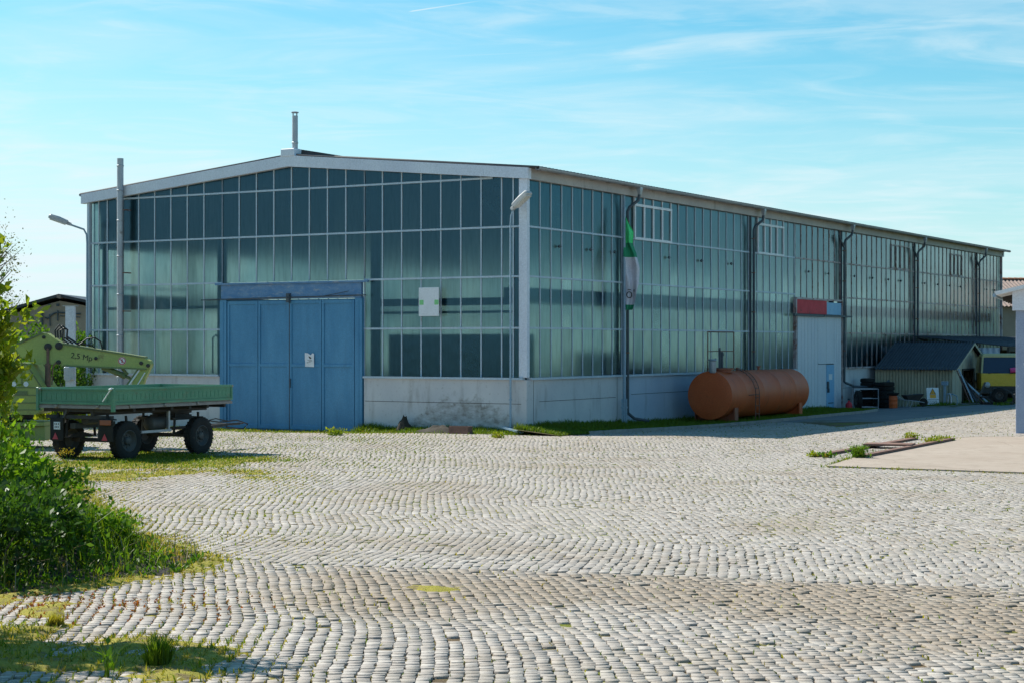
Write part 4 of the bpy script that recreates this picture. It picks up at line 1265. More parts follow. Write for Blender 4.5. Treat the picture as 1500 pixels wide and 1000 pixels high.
# ================================================================== oil tank
tk = thing('fuel_tank', 'long orange fuel tank lying on saddle feet beside the hall', 'tank', HL(10.35, -1.72, 0), HROT)
TR, TL, TZ = 0.875, 7.75, 0.87
mb = MB()
prof = [(-0.10, 0.0), (-0.095, 0.3), (-0.075, 0.6), (-0.03, 0.80), (0.0, TR), (0.03, TR)]
for s in (1.4, 3.1, 4.8, 6.4):
    prof += [(s - 0.012, TR), (s, TR + 0.003), (s + 0.012, TR)]
prof += [(TL - 0.03, TR), (TL, TR), (TL + 0.03, 0.80), (TL + 0.075, 0.6), (TL + 0.095, 0.3), (TL + 0.10, 0.0)]
mb.lathe(prof, (0, 0, TZ), (1, 0, 0), 56)
mb.build('tank_shell', MAT['orange'], tk, True, 30)
for x in (0.55, TL - 0.75):
    mb = MB()
    arc = [(x, math.sin(a) * TR * 0.995, TZ - math.cos(a) * TR * 0.995) for a in np.linspace(-0.95, 0.95, 14)]
    pl = [(x, -0.74, -0.35), (x, 0.74, -0.35)] + [(x, q[1], q[2]) for q in reversed(arc)]
    mb.prism(pl, (0.10, 0, 0))
    mb.box(x - 0.12, -0.80, -0.35, x + 0.20, -0.742, 0.42); mb.box(x - 0.12, 0.742, -0.35, x + 0.20, 0.80, 0.42)
    mb.build('saddle_foot', MAT['orange_dark'] if x < 1 else MAT['orange'], tk)
mb = MB()      # manhole and fittings
mb.lathe([(0, 0.42), (0.10, 0.42), (0.10, 0.50), (0.15, 0.50), (0.17, 0.2)], (0.95, 0, TZ + TR - 0.05), (0, 0, 1), 28)
mh = mb.build('manhole', MAT['orange_dark'], tk)
mb = MB(); mb.tube([(0.55, -0.15, TZ + TR + .08), (0.55, -0.15, TZ + TR + 0.85)], 0.035, 8); mb.tube([(0.85, -0.1, TZ + TR + .1), (0.85, -0.1, TZ + TR + 0.70)], 0.055, 10); mb.tube([(0.62, 0.1, TZ + TR + .1), (0.62, 0.1, TZ + TR + 0.4), (0.75, 0.1, TZ + TR + .44)], 0.03, 8)
mb.box(0.80, -0.16, TZ + TR + 0.55, 0.93, 0.0, TZ + TR + 0.66)
mb.build('vent_pipe', MAT['dark_pipe'], tk)
mb = MB(); mb.lathe([(0, .10), (.06, .13), (.42, .13), (.46, .16), (.50, .14)], (-0.02, -0.12, TZ + TR - 0.06), (0, 0, 1), 16); mb.build('filler_cap', MAT['zinc'], tk, True)
mb = MB()      # rail
zt = TZ + TR
for x in (0.15, 2.55):
    mb.tube([(x, 0.15, zt - 0.05), (x, 0.15, zt + 1.42)], 0.022, 8)
mb.tube([(0.15, 0.15, zt + 1.42), (2.55, 0.15, zt + 1.42)], 0.022, 8); mb.tube([(0.15, 0.15, zt + 0.72), (2.55, 0.15, zt + 0.72)], 0.018, 8); mb.tube([(0.15, 0.15, zt + .08), (2.55, 0.15, zt + .08)], 0.018, 8)
mb.build('guard_rail', MAT['rust'], tk)
mb = MB()      # ladder bent round the shell
for x in (2.05, 2.40):
    pts = [(x, -math.sin(a) * (TR + 0.07), TZ + math.cos(a) * (TR + 0.07)) for a in np.linspace(0.05, PI / 2 + .1, 12)]
    pts += [(x, -(TR + 0.06), 0.2), (x, -(TR + 0.05), -0.12)]
    mb.tube(pts, 0.018, 8)
for a in np.linspace(0.2, 1.7, 5):
    mb.tube([(2.05, -math.sin(a) * (TR + .07), TZ + math.cos(a) * (TR + .07)), (2.40, -math.sin(a) * (TR + .07), TZ + math.cos(a) * (TR + .07))], 0.014, 6)
for z in (0.45, 0.15, -0.1):
    mb.tube([(2.05, -(TR + .055), z), (2.40, -(TR + .055), z)], 0.014, 6)
mb.tube([(1.5, -TR - .03, 0.86), (2.5, -TR - .03, 0.86)], 0.016, 6)
mb.build('ladder', MAT['rust'], tk)
mb = MB(); mb.lathe([(0, .05), (.12, .05), (.12, .09), (.16, .09)], (4.6, 0, zt - .02), (0, 0, 1), 12); mb.lathe([(0, .07), (.10, .07), (.13, .03)], (2.65, 0.05, zt - .02), (0, 0, 1), 12)
mb.build('valve', MAT['orange_dark'], tk)
#@@NEXT@@
# ================================================================== trailer
def corrugated(o, u, L, v, H, per, amp, thick, n=6):
    """corrugated sheet: waves run across u, ribs along v"""
    o, u, v = Vector(o), Vector(u).normalized(), Vector(v).normalized()
    w = u.cross(v).normalized()
    m = int(L / per * n)
    A = [o + u * (L * i / m) + w * (amp * math.sin(2 * PI * i / n)) for i in range(m + 1)]
    mb = MB()
    mb.v = [tuple(p) for p in A] + [tuple(p + v * H) for p in A] + [tuple(p - w * thick) for p in A] + [tuple(p + v * H - w * thick) for p in A]
    k = m + 1
    for i in range(m):
        mb.f += [(i, i + 1, k + i + 1, k + i), (2 * k + i, 3 * k + i, 3 * k + i + 1, 2 * k + i + 1), (i, 2 * k + i, 2 * k + i + 1, i + 1), (k + i, k + i + 1, 3 * k + i + 1, 3 * k + i)]
    mb.f += [(0, k, 3 * k, 2 * k), (k - 1, 3 * k - 1, 4 * k - 1, 2 * k - 1)]
    return mb

def wheel(parent, c, r, w, axis=(0, 1, 0), out=-1):
    a = Vector(axis)
    mb = MB()
    ri = r * 0.56
    mb.lathe([(-w * .42, ri), (-w * .5, r * .72), (-w * .46, r * .93), (-w * .36, r), (w * .36, r), (w * .46, r * .93), (w * .5, r * .72), (w * .42, ri)], c, axis, 44, False)
    s = a.cross(Vector((0, 0, 1))).normalized(); t = a.cross(s)
    for k in range(30):                 # tread blocks
        ang = 2 * PI * k / 30
        d = s * math.cos(ang) + t * math.sin(ang); e = -s * math.sin(ang) + t * math.cos(ang)
        for sg in (-1, 1):
            p = Vector(c) + d * (r + 0.004) + a * (sg * w * .22)
            mb.obox(p - a * (w * .17) + e * (.012 * sg), p + a * (w * .17) - e * (.012 * sg), 0.045, 0.02, up=d)
    ty = mb.build('tyre', MAT['black'], parent, True, 40)
    mb = MB()
    o = out
    mb.lathe([(o * w * .44, ri * 1.02), (o * w * .47, ri * .96), (o * w * .30, ri * .86), (o * w * .14, ri * .70), (o * w * .12, ri * .42), (o * w * .34, ri * .34), (o * w * .42, ri * .22), (o * w * .44, 0)], c, axis, 36, False)
    for k in range(8):
        ang = 2 * PI * k / 8
        p = Vector(c) + (s * math.cos(ang) + t * math.sin(ang)) * ri * .56 + a * (o * w * .13)
        mb.lathe([(0, .018), (o * .03, .018)], p, axis, 6)
    mb.lathe([(-o * w * .44, ri * 1.02), (-o * w * .1, ri * .7), (-o * w * .1, 0)], c, axis, 24, False)
    mb.build('rim', MAT['rim'], ty, True, 30)
    return ty

tr_o = (-9.863, 41.2)
tr = thing('farm_trailer', 'two axle flatbed trailer with low green drop sides parked before the blue door', 'trailer', (tr_o[0], tr_o[1], gz(tr_o)), R(62))
XA, XB, YN, YF, XF = -0.75, 3.74, -1.15, 1.15, 2.73
ZF, ZT = 1.30, 1.70
for x in (0.0, XF):
    for y, o in ((-0.875, -1), (0.875, 1)):
        wheel(tr, (x, y, 0.455), 0.455, 0.26, (0, 1, 0), o)
mb = MB()
mb.box(XA, YN, 1.225, XB, YN + 0.07, ZF - 0.01); mb.box(XA, YF - 0.07, 1.225, XB, YF, ZF - 0.01)
mb.box(XA, YN + .071, 1.225, XA + .07, YF - .071, ZF - .01); mb.box(XB - .07, YN + .071, 1.225, XB, YF - .071, ZF - .01)
mb.build('bed_frame', MAT['trailer_frame'], tr)
mb = MB(); mb.box(XA + .02, YN + .03, ZF - 0.009, XB - .02, YF - .03, ZF + 0.02); mb.build('bed_floor', MAT['trailer_frame'], tr)
def drop_side(p, q, post_at):
    """hollow pressed side wall from p to q (outer face to the right of p->q)"""
    p, q = Vector(p), Vector(q)
    d = (q - p).normalized(); L = (q - p).length
    n = Vector((d.y, -d.x, 0))
    mb = MB()
    def bar(a, b, z0, z1, t0, t1):
        mb.rings([[p + d * s + n * t + Vector((0, 0, z)) for t, z in ((t0, z0), (t1, z0), (t1, z1), (t0, z1))] for s in (a, b)])
    bar(0, L, 0.02, 0.40, -0.030, -0.012)
    bar(0, L, 0.345, 0.40, -0.012, 0.014)
    bar(0, L, 0.36, 0.385, 0.0145, 0.024)
    bar(0, L, 0.02, 0.07, -0.012, 0.014)
    bar(0.005, L - .005, 0.095, 0.11, -0.012, -0.002)
    bar(0.005, L - .005, 0.285, 0.30, -0.012, -0.004)
    for s in np.arange(0.16, L - 0.1, 0.155):
        bar(s, s + 0.05, 0.125, 0.272, -0.012, -0.005)
    for s in (0.0, L - 0.05):
        bar(s, s + .05, 0.07, 0.345, -0.012, 0.012)
    o = mb.build('drop_side', MAT['trailer'], tr)
    for s in np.arange(0.5, L - .2, 1.25):
        mb = MB()
        mb.rings([[p + d * u + n * t + Vector((0, 0, z)) for t, z in ((-.01, .01), (.035, .0), (.035, -.05), (.0, -.07))] for u in (s, s + .07)])
        mb.build('hinge', MAT['trailer_frame'], o)
    return o
drop_side((XA + .05, YN, ZF), (XB, YN, ZF), 0)
drop_side((XB, YF, ZF), (XA + .05, YF, ZF), 0)
drop_side((XA, YF - .05, ZF), (XA, YN + .05, ZF), 0); drop_side((XB, YN + .03, ZF), (XB, YF - .03, ZF), 0)
for x in (XA, ):
    for y, s in ((YN, -1), (YF, 1)):
        mb = MB(); mb.box(x - .035, y - .045 * s, 1.16, x + .045, y + .035 * s, ZT + .01, .008)
        mb.build('stake_post', MAT['trailer'], tr)
mb = MB(); mb.tube([(XA - .05, YN + .03, ZT - .02), (XA - .06, YN + .26, ZT - .30)], .014, 8); mb.tube([(XA - .045, YN + .0, ZT - .0), (XA - .05, YN + .07, ZT - .03)], .03, 8)
mb.build('latch_lever', MAT['white'], tr, True)
MB().lathe([(-.02, .028), (.03, .028), (.045, .01)], (XB - .02, YN, ZT - .03), (0, -1, 0), 10).build('latch', MAT['trailer_frame'], tr)
MB().lathe([(-.02, .028), (.03, .028), (.045, .01)], (XA - .02, YF - .1, ZT - .03), (-1, 0, 0), 10).build('latch', MAT['trailer_frame'], tr)
mb = MB()       # ladder frame
for y in (-0.42, 0.42):
    mb.box(XA + .1, y - .04, 1.06, XB - .15, y + .04, 1.22)
for x in np.linspace(XA + .15, XB - .2, 7):
    mb.box(x - .04, YN + .08, 1.14, x + .04, YF - .08, 1.224)
mb.box(XA + .12, -1.0, 0.98, XA + .20, 1.0, 1.06)
mb.build('chassis', MAT['chassis'], tr)
for x in (0.0, XF):
    mb = MB()
    mb.tube([(x, -.74, .455), (x, .74, .455)], .05, 12)
    for y in (-.5, .5):
        for k in range(5):
            hw = .52 - k * .09
            mb.box(x - hw, y - .035, .515 + k * .022 + (0.0), x + hw, y + .035, .534 + k * .022)
        mb.box(x - .06, y - .05, .40, x + .06, y + .05, .64)
        for sx in (-.5, .5):
            mb.obox((x + sx, y, .53), (x + sx * 0.9, y, 1.02), .05, .04)
    mb.build('axle', MAT['chassis'], tr)
mb = MB(); mb.lathe([(0, .52), (.05, .52), (.05, .46), (.09, .46), (.10, .52), (.15, .52)], (XF, 0, .91), (0, 0, 1), 32); mb.box(XF - .6, -.55, .85, XF + .6, .55, .908); mb.build('turntable', MAT['chassis'], tr)
mb = MB(); mb.lathe([(0, .02), (.03, .13), (.06, .16), (.62, .16), (.65, .13), (.68, .02)], (1.15, -.55, .80), (1, 0, 0), 20); mb.build('air_tank', MAT['rim'], tr, True)
mb = MB(); mb.box(.65, -.82, .60, 1.75, -.76, .66); mb.box(1.66, -.80, .661, 1.72, -.74, 1.1); mb.build('brake_bar', MAT['zinc'], tr)
mb = MB()
for y in (-.36, .36):
    mb.obox((XF + .3, y, .58), (XF + 2.2, y * .18, .62), .06, .08)
mb.tube([(XF + 2.15, 0, .62), (XF + 2.85, 0, .62)], .032, 10)
for k in range(16):
    a0, a1 = 2 * PI * k / 16, 2 * PI * (k + 1) / 16
    mb.tube([(XF + 2.9 + math.cos(a) * .055, math.sin(a) * .055, .62) for a in (a0, a1)], .016, 6, False)
mb.build('drawbar', MAT['chassis'], tr)
mb = MB(); mb.tube([(XF + .5, -.3, .66), (XF + 1.1, -.2, .78), (XF + 1.8, -.12, .70), (XF + 2.6, -.1, .72), (XF + 3.05, -.12, .60), (XF + 2.8, -.14, .48), (XF + 2.1, -.12, .56)], .018, 8)
mb.tube([(XF + .5, -.22, .7), (XF + 1.0, -.2, .74), (XF + 1.6, -.16, .80), (XF + 2.3, -.1, .70)], .014, 8); mb.build('brake_hose', MAT['hose'], tr, True)
for y in (-.88, .62):
    mb = MB(); mb.box(-.70, y - .20, .46, -.66, y + .20, 1.00, .01); mb.box(-.655, y - .16, .96, -.5, y + .16, .99); mb.box(-.655, y - .03, .9, -.62, y + .03, 1.12)
    bdp = mb.build('lamp_board', MAT['black'], tr)
    mb = MB(); mb.prism([(-.708, y + .12, .49), (-.708, y - .06, .49), (-.708, y + .03, .65)], (.006, 0, 0)); mb.build('reflector_triangle', MAT['red_print'], bdp)
    if y < 0:
        mb = MB(); mb.box(-.74, y - .17, .85, -.701, y + .15, .97, .01); mb.build('indicator_lamp', MAT['orange_dark'], bdp)
    else:
        mb = MB(); mb.box(-.715, y - .12, .72, -.701, y + .07, .90); pl = mb.build('number_plate', MAT['white'], bdp)
        mb = MB()
        for yy, zz, hh in ((-.08, .83, .04), (-.02, .83, .04), (.03, .83, .04), (-.07, .76, .04), (-.02, .76, .04), (.025, .76, .04)):
            mb.box(-.718, y + yy - .012, zz, -.716, y + yy + .012, zz + hh)
        mb.build('plate_print', MAT['print'], pl)
mb = MB(); mb.obox((-.5, .30, .80), (.9, .30, .80), .16, .12); mb.lathe([(0, .10), (.5, .10)], (-.3, .1, .92), (1, .2, 0), 12); mb.obox((-.62, .55, .8), (-.60, .35, 1.2), .10, .05); mb.build('spare_wheel_carrier', MAT['rim'], tr)

# ================================================================== mobile loading crane
KD = 46.0
kp = (at(20, KD), KD)
K0 = gz(kp)
cr = thing('mobile_crane', 'olive green hydraulic loading crane with raised boom behind the trailer', 'crane', (kp[0], kp[1], K0), 0)
def kx(px): return (px - 20) * KD / F_PX
def kz(py): return EYE - (py - Y_HOR) * KD / F_PX - K0
def kpoly(pts, y0, y1, name, mat, parent=cr):
    mb = MB(); mb.prism([(kx(a), y0, kz(b)) for a, b in pts], (0, y1 - y0, 0))
    return mb.build(name, mat, parent)
bm_ = kpoly([(20, 513), (28, 504), (64, 488.5), (71, 488), (80, 494), (93, 503.5), (150, 513.5), (214, 524), (221, 528), (223, 533), (221, 538.5), (216, 540), (150, 537.5), (96, 535), (88, 533.5), (54, 533), (46, 528), (26, 519)], -.17, .17, 'boom', MAT['crane'])
mb = MB()
mb.prism([(kx(a), -.20, kz(b)) for a, b in ((93, 502), (150, 511.8), (214, 522), (214, 524.5), (150, 514.3), (93, 504.5))], (0, .40, 0))
mb.prism([(kx(a), -.20, kz(b)) for a, b in ((20, 511), (28, 502), (64, 486.5), (67, 488.5), (30, 505))], (0, .40, 0))
mb.prism([(kx(a), -.20, kz(b)) for a, b in ((96, 534), (150, 536.5), (216, 539), (216, 541), (150, 538.5), (96, 536))], (0, .40, 0))
mb.build('boom_flange', MAT['crane_dark'], bm_)
mb = MB()
for a, b, r in ((73, 508, .10), (89, 506.5, .10), (143, 524.5, .045), (209, 531.5, .05), (219, 535, .05), (67, 494, .045), (28, 521, .06), (88.5, 530, .06)):
    mb.lathe([(0, r), (.035, r), (.04, r * .6), (.05, r * .55), (.06, r * .3)], (kx(a), -.171, kz(b)), (0, -1, 0), 18)
mb.build('pivot_pin', MAT['chassis'], bm_)
text_mesh('lettering', '2,5 Mp', .21, MAT['print'], bm_, (kx(122), -.176, kz(522.5)), (PI / 2, R(-9) * -1, 0))
mb = MB(); mb.lathe([(0, .105), (.008, .105)], (kx(181), -.171, kz(528)), (0, -1, 0), 24); stk_ = mb.build('warning_sticker', MAT['white'], bm_)
mb = MB(); mb.lathe([(0, .10), (.003, .10), (.003, .078), (0, .078)], (kx(181), -.180, kz(528)), (0, -1, 0), 24, False)
mb.box(kx(181) - .015, -.184, kz(528) - .055, kx(181) + .015, -.180, kz(528) + .05); mb.obox((kx(181) - .06, -.182, kz(528) + .05), (kx(181) + .06, -.182, kz(528) - .05), .004, .018); mb.build('sticker_print', MAT['red_print'], stk_)
# stick with its ram
kpoly([(204, 537), (222, 537), (213, 556), (200, 604), (178, 604)], -.12, .12, 'stick', MAT['crane'])
mb = MB()
for yy in (-.13, .13):
    mb.obox((kx(204), yy, kz(540)), (kx(180), yy, kz(574)), .03, .05)
mb.tube([(kx(150), 0, kz(537)), (kx(181), 0, kz(549.5))], .075, 14); mb.lathe([(0, .09), (.07, .09)], (kx(180), 0, kz(549)), (1, 0, -.4), 14); mb.tube([(kx(181), 0, kz(549.5)), (kx(196), 0, kz(556))], .04, 12)
mb.obox((kx(178), 0, kz(538)), (kx(187), 0, kz(548)), .10, .06)
mb.build('stick_ram', MAT['crane_dark'], cr, True)
mb = MB(); mb.tube([(kx(206), -.15, kz(541)), (kx(184), -.15, kz(573))], .022, 8); mb.tube([(kx(214), -.14, kz(545)), (kx(197), -.14, kz(573))], .016, 8); mb.build('steel_link', MAT['white'], cr, True)
# lifting ram
mb = MB(); mb.tube([(kx(73), -.19, kz(566)), (kx(73), -.19, kz(532))], .075, 14); mb.tube([(kx(73), -.19, kz(532)), (kx(73), -.19, kz(508))], .04, 12); mb.tube([(kx(79), -.2, kz(563)), (kx(80), -.2, kz(538)), (kx(85), -.2, kz(530))], .018, 8); mb.build('lifting_ram', MAT['rust'], cr, True)
mb = MB()
for x0, x1, h, yy in ((83, 93, 20, -.1), (85, 98, 19, 0.0), (88, 96, 15, .1)):
    mb.tube([(kx(x0), yy, kz(495)), (kx(x0 - 1), yy, kz(484)), (kx((x0 + x1) / 2), yy, kz(496 - h)), (kx(x1 + 1), yy, kz(483)), (kx(x1), yy, kz(497)), (kx(x1 + 9), yy, kz(503))], .022, 8)
mb.tube([(kx(95), -.1, kz(495)), (kx(103), -.1, kz(496)), (kx(115), -.1, kz(504)), (kx(118), -.05, kz(508))], .02, 8)
mb.tube([(kx(117), -.06, kz(505)), (kx(128), -.06, kz(496)), (kx(140), -.06, kz(494.5)), (kx(148), -.06, kz(500)), (kx(151), -.06, kz(513))], .02, 8)
mb.tube([(kx(98), .02, kz(493)), (kx(112), .02, kz(502)), (kx(135), .02, kz(506)), (kx(141), .02, kz(512))], .02, 8)
mb.build('hydraulic_hose', MAT['hose'], cr, True)
# slewing superstructure
sup = kpoly([(-62, 531), (50, 531), (73.5, 567), (73.5, 598), (62, 605), (-62, 605)], -.75, .75, 'superstructure', MAT['crane'])
mb = MB()
for b in (566, 577, 588, 598):
    mb.box(kx(-60), -.762, kz(b) - .012, kx(73), -.751, kz(b) + .012)
for a in (20, 44):
    mb.box(kx(a) - .012, -.765, kz(564), kx(a) + .012, -.751, kz(533))
mb.obox((kx(50), -.765, kz(531.5)), (kx(73), -.765, kz(567)), .02, .035); mb.box(kx(-60), -.77, kz(533), kx(50), -.751, kz(530.5))
mb.build('panel_seam', MAT['crane_dark'], sup)
mb = MB()
for a, b, r in ((32.5, 561, .065), (50, 561, .065), (10, 575, .10)):
    mb.lathe([(0, r), (.006, r)], (kx(a), -.768, kz(b)), (0, -1, 0), 24)
mb.build('round_sticker', MAT['white'], sup)
mb = MB(); mb.box(kx(20), -.768, kz(577), kx(52), -.762, kz(571)); mb.box(kx(31), -.772, kz(563.2), kx(34), -.770, kz(559.5)); mb.prism([(kx(47.5), -.772, kz(560)), (kx(52.5), -.772, kz(560)), (kx(50), -.772, kz(564))], (0, .003, 0)); mb.build('sticker_print', MAT['crane_dark'], sup)
mb = MB(); mb.box(kx(6), -.78, kz(578.5), kx(9), -.774, kz(571.5)); mb.box(kx(11), -.78, kz(578.5), kx(14), -.774, kz(571.5)); mb.build('speed_print', MAT['print'], sup)
mb = MB(); mb.lathe([(0, .72), (.06, .78), (.14, .78), (.18, .70)], (kx(5), 0, kz(614)), (0, 0, 1), 36); mb.build('slewing_ring', MAT['chassis'], cr)
mb = MB(); mb.box(kx(-90), -.55, kz(643), kx(74), .55, kz(622), .02); mb.box(kx(-90), -.65, kz(621.8), kx(74), .65, kz(616), .01)
ch_ = mb.build('chassis', MAT['crane'], cr)
mb = MB(); mb.tube([(kx(46), -.68, kz(612)), (kx(46), -.68, kz(640)), (kx(40), -.68, kz(647)), (kx(36), -.66, kz(647))], .022, 8); mb.build('grab_bar', MAT['crane_dark'], ch_)
for a in (-95, 2):
    for y, o in ((-.80, -1), (.80, 1)):
        wheel(cr, (kx(a), y, .46), .46, .26, (0, 1, 0), o)
    mb = MB(); mb.tube([(kx(a), -.72, .46), (kx(a), .72, .46)], .06, 10); mb.box(kx(a) - .1, -.3, .42, kx(a) + .1, .3, kz(640)); mb.build('axle', MAT['chassis'], cr)

# ================================================================== left background
pd = 53.5
pp = (at(103.5, pd), pd)
post = thing('steel_post', 'white square steel post with a flat cap behind the crane', 'post', (pp[0], pp[1], gz(pp)), R(6))
zt = EYE - (449 - Y_HOR) * pd / F_PX - gz(pp)
mb = MB(); mb.box(-.14, -.14, -.2, .14, .14, zt); mb.box(-.155, -.03, -.2, -.141, .03, zt - .02)
pst = mb.build('shaft', MAT['grey_white'], post)
mb = MB(); mb.box(-.22, -.16, zt + .001, .22, .16, zt + .02); mb.build('cap_plate', MAT['zinc'], post)
mb = MB(); mb.box(-.17, -.24, zt - 2.25, .13, -.141, zt - 1.85, .02); mb.lathe([(0, .10), (.02, .10)], (-.05, -.24, zt - 2.2), (0, -1, 0), 16); mb.build('junction_box', MAT['zinc'], post)

ld = 82.0
lx = lambda px: at(px, ld)
lz = lambda py: EYE - (py - Y_HOR) * ld / F_PX
lb = thing('low_storehouse', 'beige rendered low storehouse with a dark shallow gable roof behind the crane', 'building', (lx(88), ld, -.25), 0)
mb = MB(); mb.prism([(lx(a) - lx(88), 0, lz(b) + .25) for a, b in ((-40, 476), (88, 441), (125, 448), (160, 456), (160, 600), (-40, 600))], (0, 9, 0)); mb.build('wall', MAT['beige_wall'], lb)
mb = MB()
for p, q in (((-46, 472.5), (88, 435)), ((88, 435), (165, 452))):
    a, b = (lx(p[0]) - lx(88), lz(p[1]) + .25), (lx(q[0]) - lx(88), lz(q[1]) + .25)
    mb.prism([(a[0], -.3, a[1]), (b[0], -.3, b[1]), (b[0], -.3, b[1] + .13), (a[0], -.3, a[1] + .13)], (0, 9.6, 0))
mb.build('roof', MAT['dark_sheet'], lb)
mb = MB(); mb.prism([(lx(86) - lx(88), -.38, lz(437) + .25), (lx(92) - lx(88), -.38, lz(438) + .25), (lx(92) - lx(88), -.38, lz(433) + .25), (lx(86) - lx(88), -.38, lz(432) + .25)], (0, 9.7, 0)); mb.build('ridge_cap', MAT['tile'], lb)
mb = MB()
def lpt(a, b, y=-.06): return (lx(a) - lx(88), y, lz(b) + .25)
mb.tube([lpt(62, 458), lpt(62, 476)], .05, 8); mb.tube([lpt(66, 465), lpt(70, 467), lpt(78, 460), lpt(84, 458), (lpt(92, 458.5)), lpt(118, 460)], .035, 8); mb.tube([lpt(85, 455), lpt(85, 470)], .035, 8); mb.tube([lpt(73, 461), lpt(74, 478)], .03, 8); mb.tube([lpt(88, 463), lpt(118, 465)], .02, 6)
for a, b in ((73, 448), (85, 447)):
    mb.box(lpt(a, b)[0] - .06, -.10, lpt(a, b)[2] - .06, lpt(a, b)[0] + .06, 0, lpt(a, b)[2] + .06)
mb.build('wall_pipe', MAT['dark_pipe'], lb)

# ================================================================== corrugated shed and what leans on it
SXA, SXB, SY0, SY1 = 32.9, 38.6, -0.35, -4.05
sp_ = HL(SXA, SY1); gs = gz(sp_)
def PXL(px, d):
    return to_local(at(px, d), d)
def HE(name, label, cat, x, y, rz=0.0, group=None, z=None):
    p = HL(x, y)
    return thing(name, label, cat, (p.x, p.y, gz(p) if z is None else z), HROT + rz, group)
sh = HE('corrugated_shed', 'small corrugated iron shed with a dark gable roof against the long hall wall', 'shed', SXA, SY1)
# local here: x along the hall, y towards the hall (+)
W_, D_ = SXB - SXA, SY0 - SY1
zE, zR = 1.70, 2.86
mb = corrugated((0.0, 0, -.2), (0, 1, 0), D_, (0, 0, 1), zE + .2, .15, .022, .012); mb.build('side_wall', MAT['cream_sheet'], sh)
mb = corrugated((W_, 0, -.2), (0, 1, 0), D_, (0, 0, 1), zE + .2, .15, .022, .012); mb.build('side_wall', MAT['cream_sheet'], sh)
dx0, dx1, dz = W_ * .30, W_ * .62, 1.55
mb = MB()
nb_ = 30
for i in range(nb_):
    a, b = W_ * i / nb_ + .004, W_ * (i + 1) / nb_ - .004
    tl = lambda x: zE + (zR - zE) * (1 - abs(x - W_ / 2) / (W_ / 2)) - .04
    z0 = dz if dx0 - .05 < (a + b) / 2 < dx1 + .05 else -.2
    y = .012 * ((i * 7) % 3) / 2
    mb.prism([(a, y - .02, z0), (b, y - .02, z0), (b, y - .02, tl(b)), (a, y - .02, tl(a))], (0, .03, 0))
gw = mb.build('gable_wall', MAT['pale_board'], sh)
mb = MB(); mb.box(dx0 - .12, -.06, -.1, dx0 - .02, -.021, dz + .08); mb.box(dx1 + .02, -.06, -.1, dx1 + .12, -.021, dz + .08); mb.box(dx0 - .019, -.06, dz - .01, dx1 + .019, -.021, dz + .08); mb.build('door_frame', MAT['shade'], gw)
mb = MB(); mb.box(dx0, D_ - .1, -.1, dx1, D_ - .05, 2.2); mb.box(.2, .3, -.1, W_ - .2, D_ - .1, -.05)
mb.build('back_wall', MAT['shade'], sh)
mb = MB(); mb.box(4.35, -.07, .95, 4.85, -.021, 1.5, .01); mb.build('small_window', MAT['dark_glass'], gw)
sl = math.hypot(W_ / 2, zR - zE)
def roof_side(sgn):
    v = Vector((sgn * W_ / 2, 0, zE - zR)).normalized()
    m = corrugated((W_ / 2, -.30, zR + .02), (0, 1, 0), D_ + .3, v, sl + .30, .15, .025, .014)
    m.build('roof', MAT['dark_sheet'], sh)
roof_side(-1); roof_side(1)
mb = MB()
for sgn in (-1, 1):
    v = Vector((sgn * W_ / 2, 0, zE - zR)).normalized()
    a = Vector((W_ / 2, -.28, zR - .05)); mb.obox(a, a + v * (sl + .25), .03, .10)
mb.build('barge_board', MAT['pale_board'], sh)

# lean-to along the hall wall behind the shed
ln = HE('lean_to', 'long lean-to with a low dark roof along the far end of the hall', 'shed', 38.9, -5.2)
L0, LD = 26.0, 4.9
mb = corrugated((0, 0, 2.62), (1, 0, 0), L0, Vector((0, LD, .52)), math.hypot(LD, .52), .18, .025, .014); mb.build('roof', MAT['dark_sheet'], ln)
mb = MB(); mb.box(0, .04, 2.36, L0, .14, 2.58); mb.build('eave_board', MAT['shade'], ln)
for x in (0.1, 8.6, 17, 25.5):
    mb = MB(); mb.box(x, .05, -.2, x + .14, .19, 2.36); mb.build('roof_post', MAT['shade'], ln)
mb = corrugated((0.02, .5, .0), (0, 1, 0), 4.2, (0, 0, 1), 2.55, .30, .03, .014); mb.build('end_wall', MAT['grey_white'], ln)
mb = corrugated((0.2, 3.4, -.1), (1, 0, 0), 20, (0, 0, 1), 2.5, .30, .03, .014); mb.build('back_wall', MAT['shade'], ln)

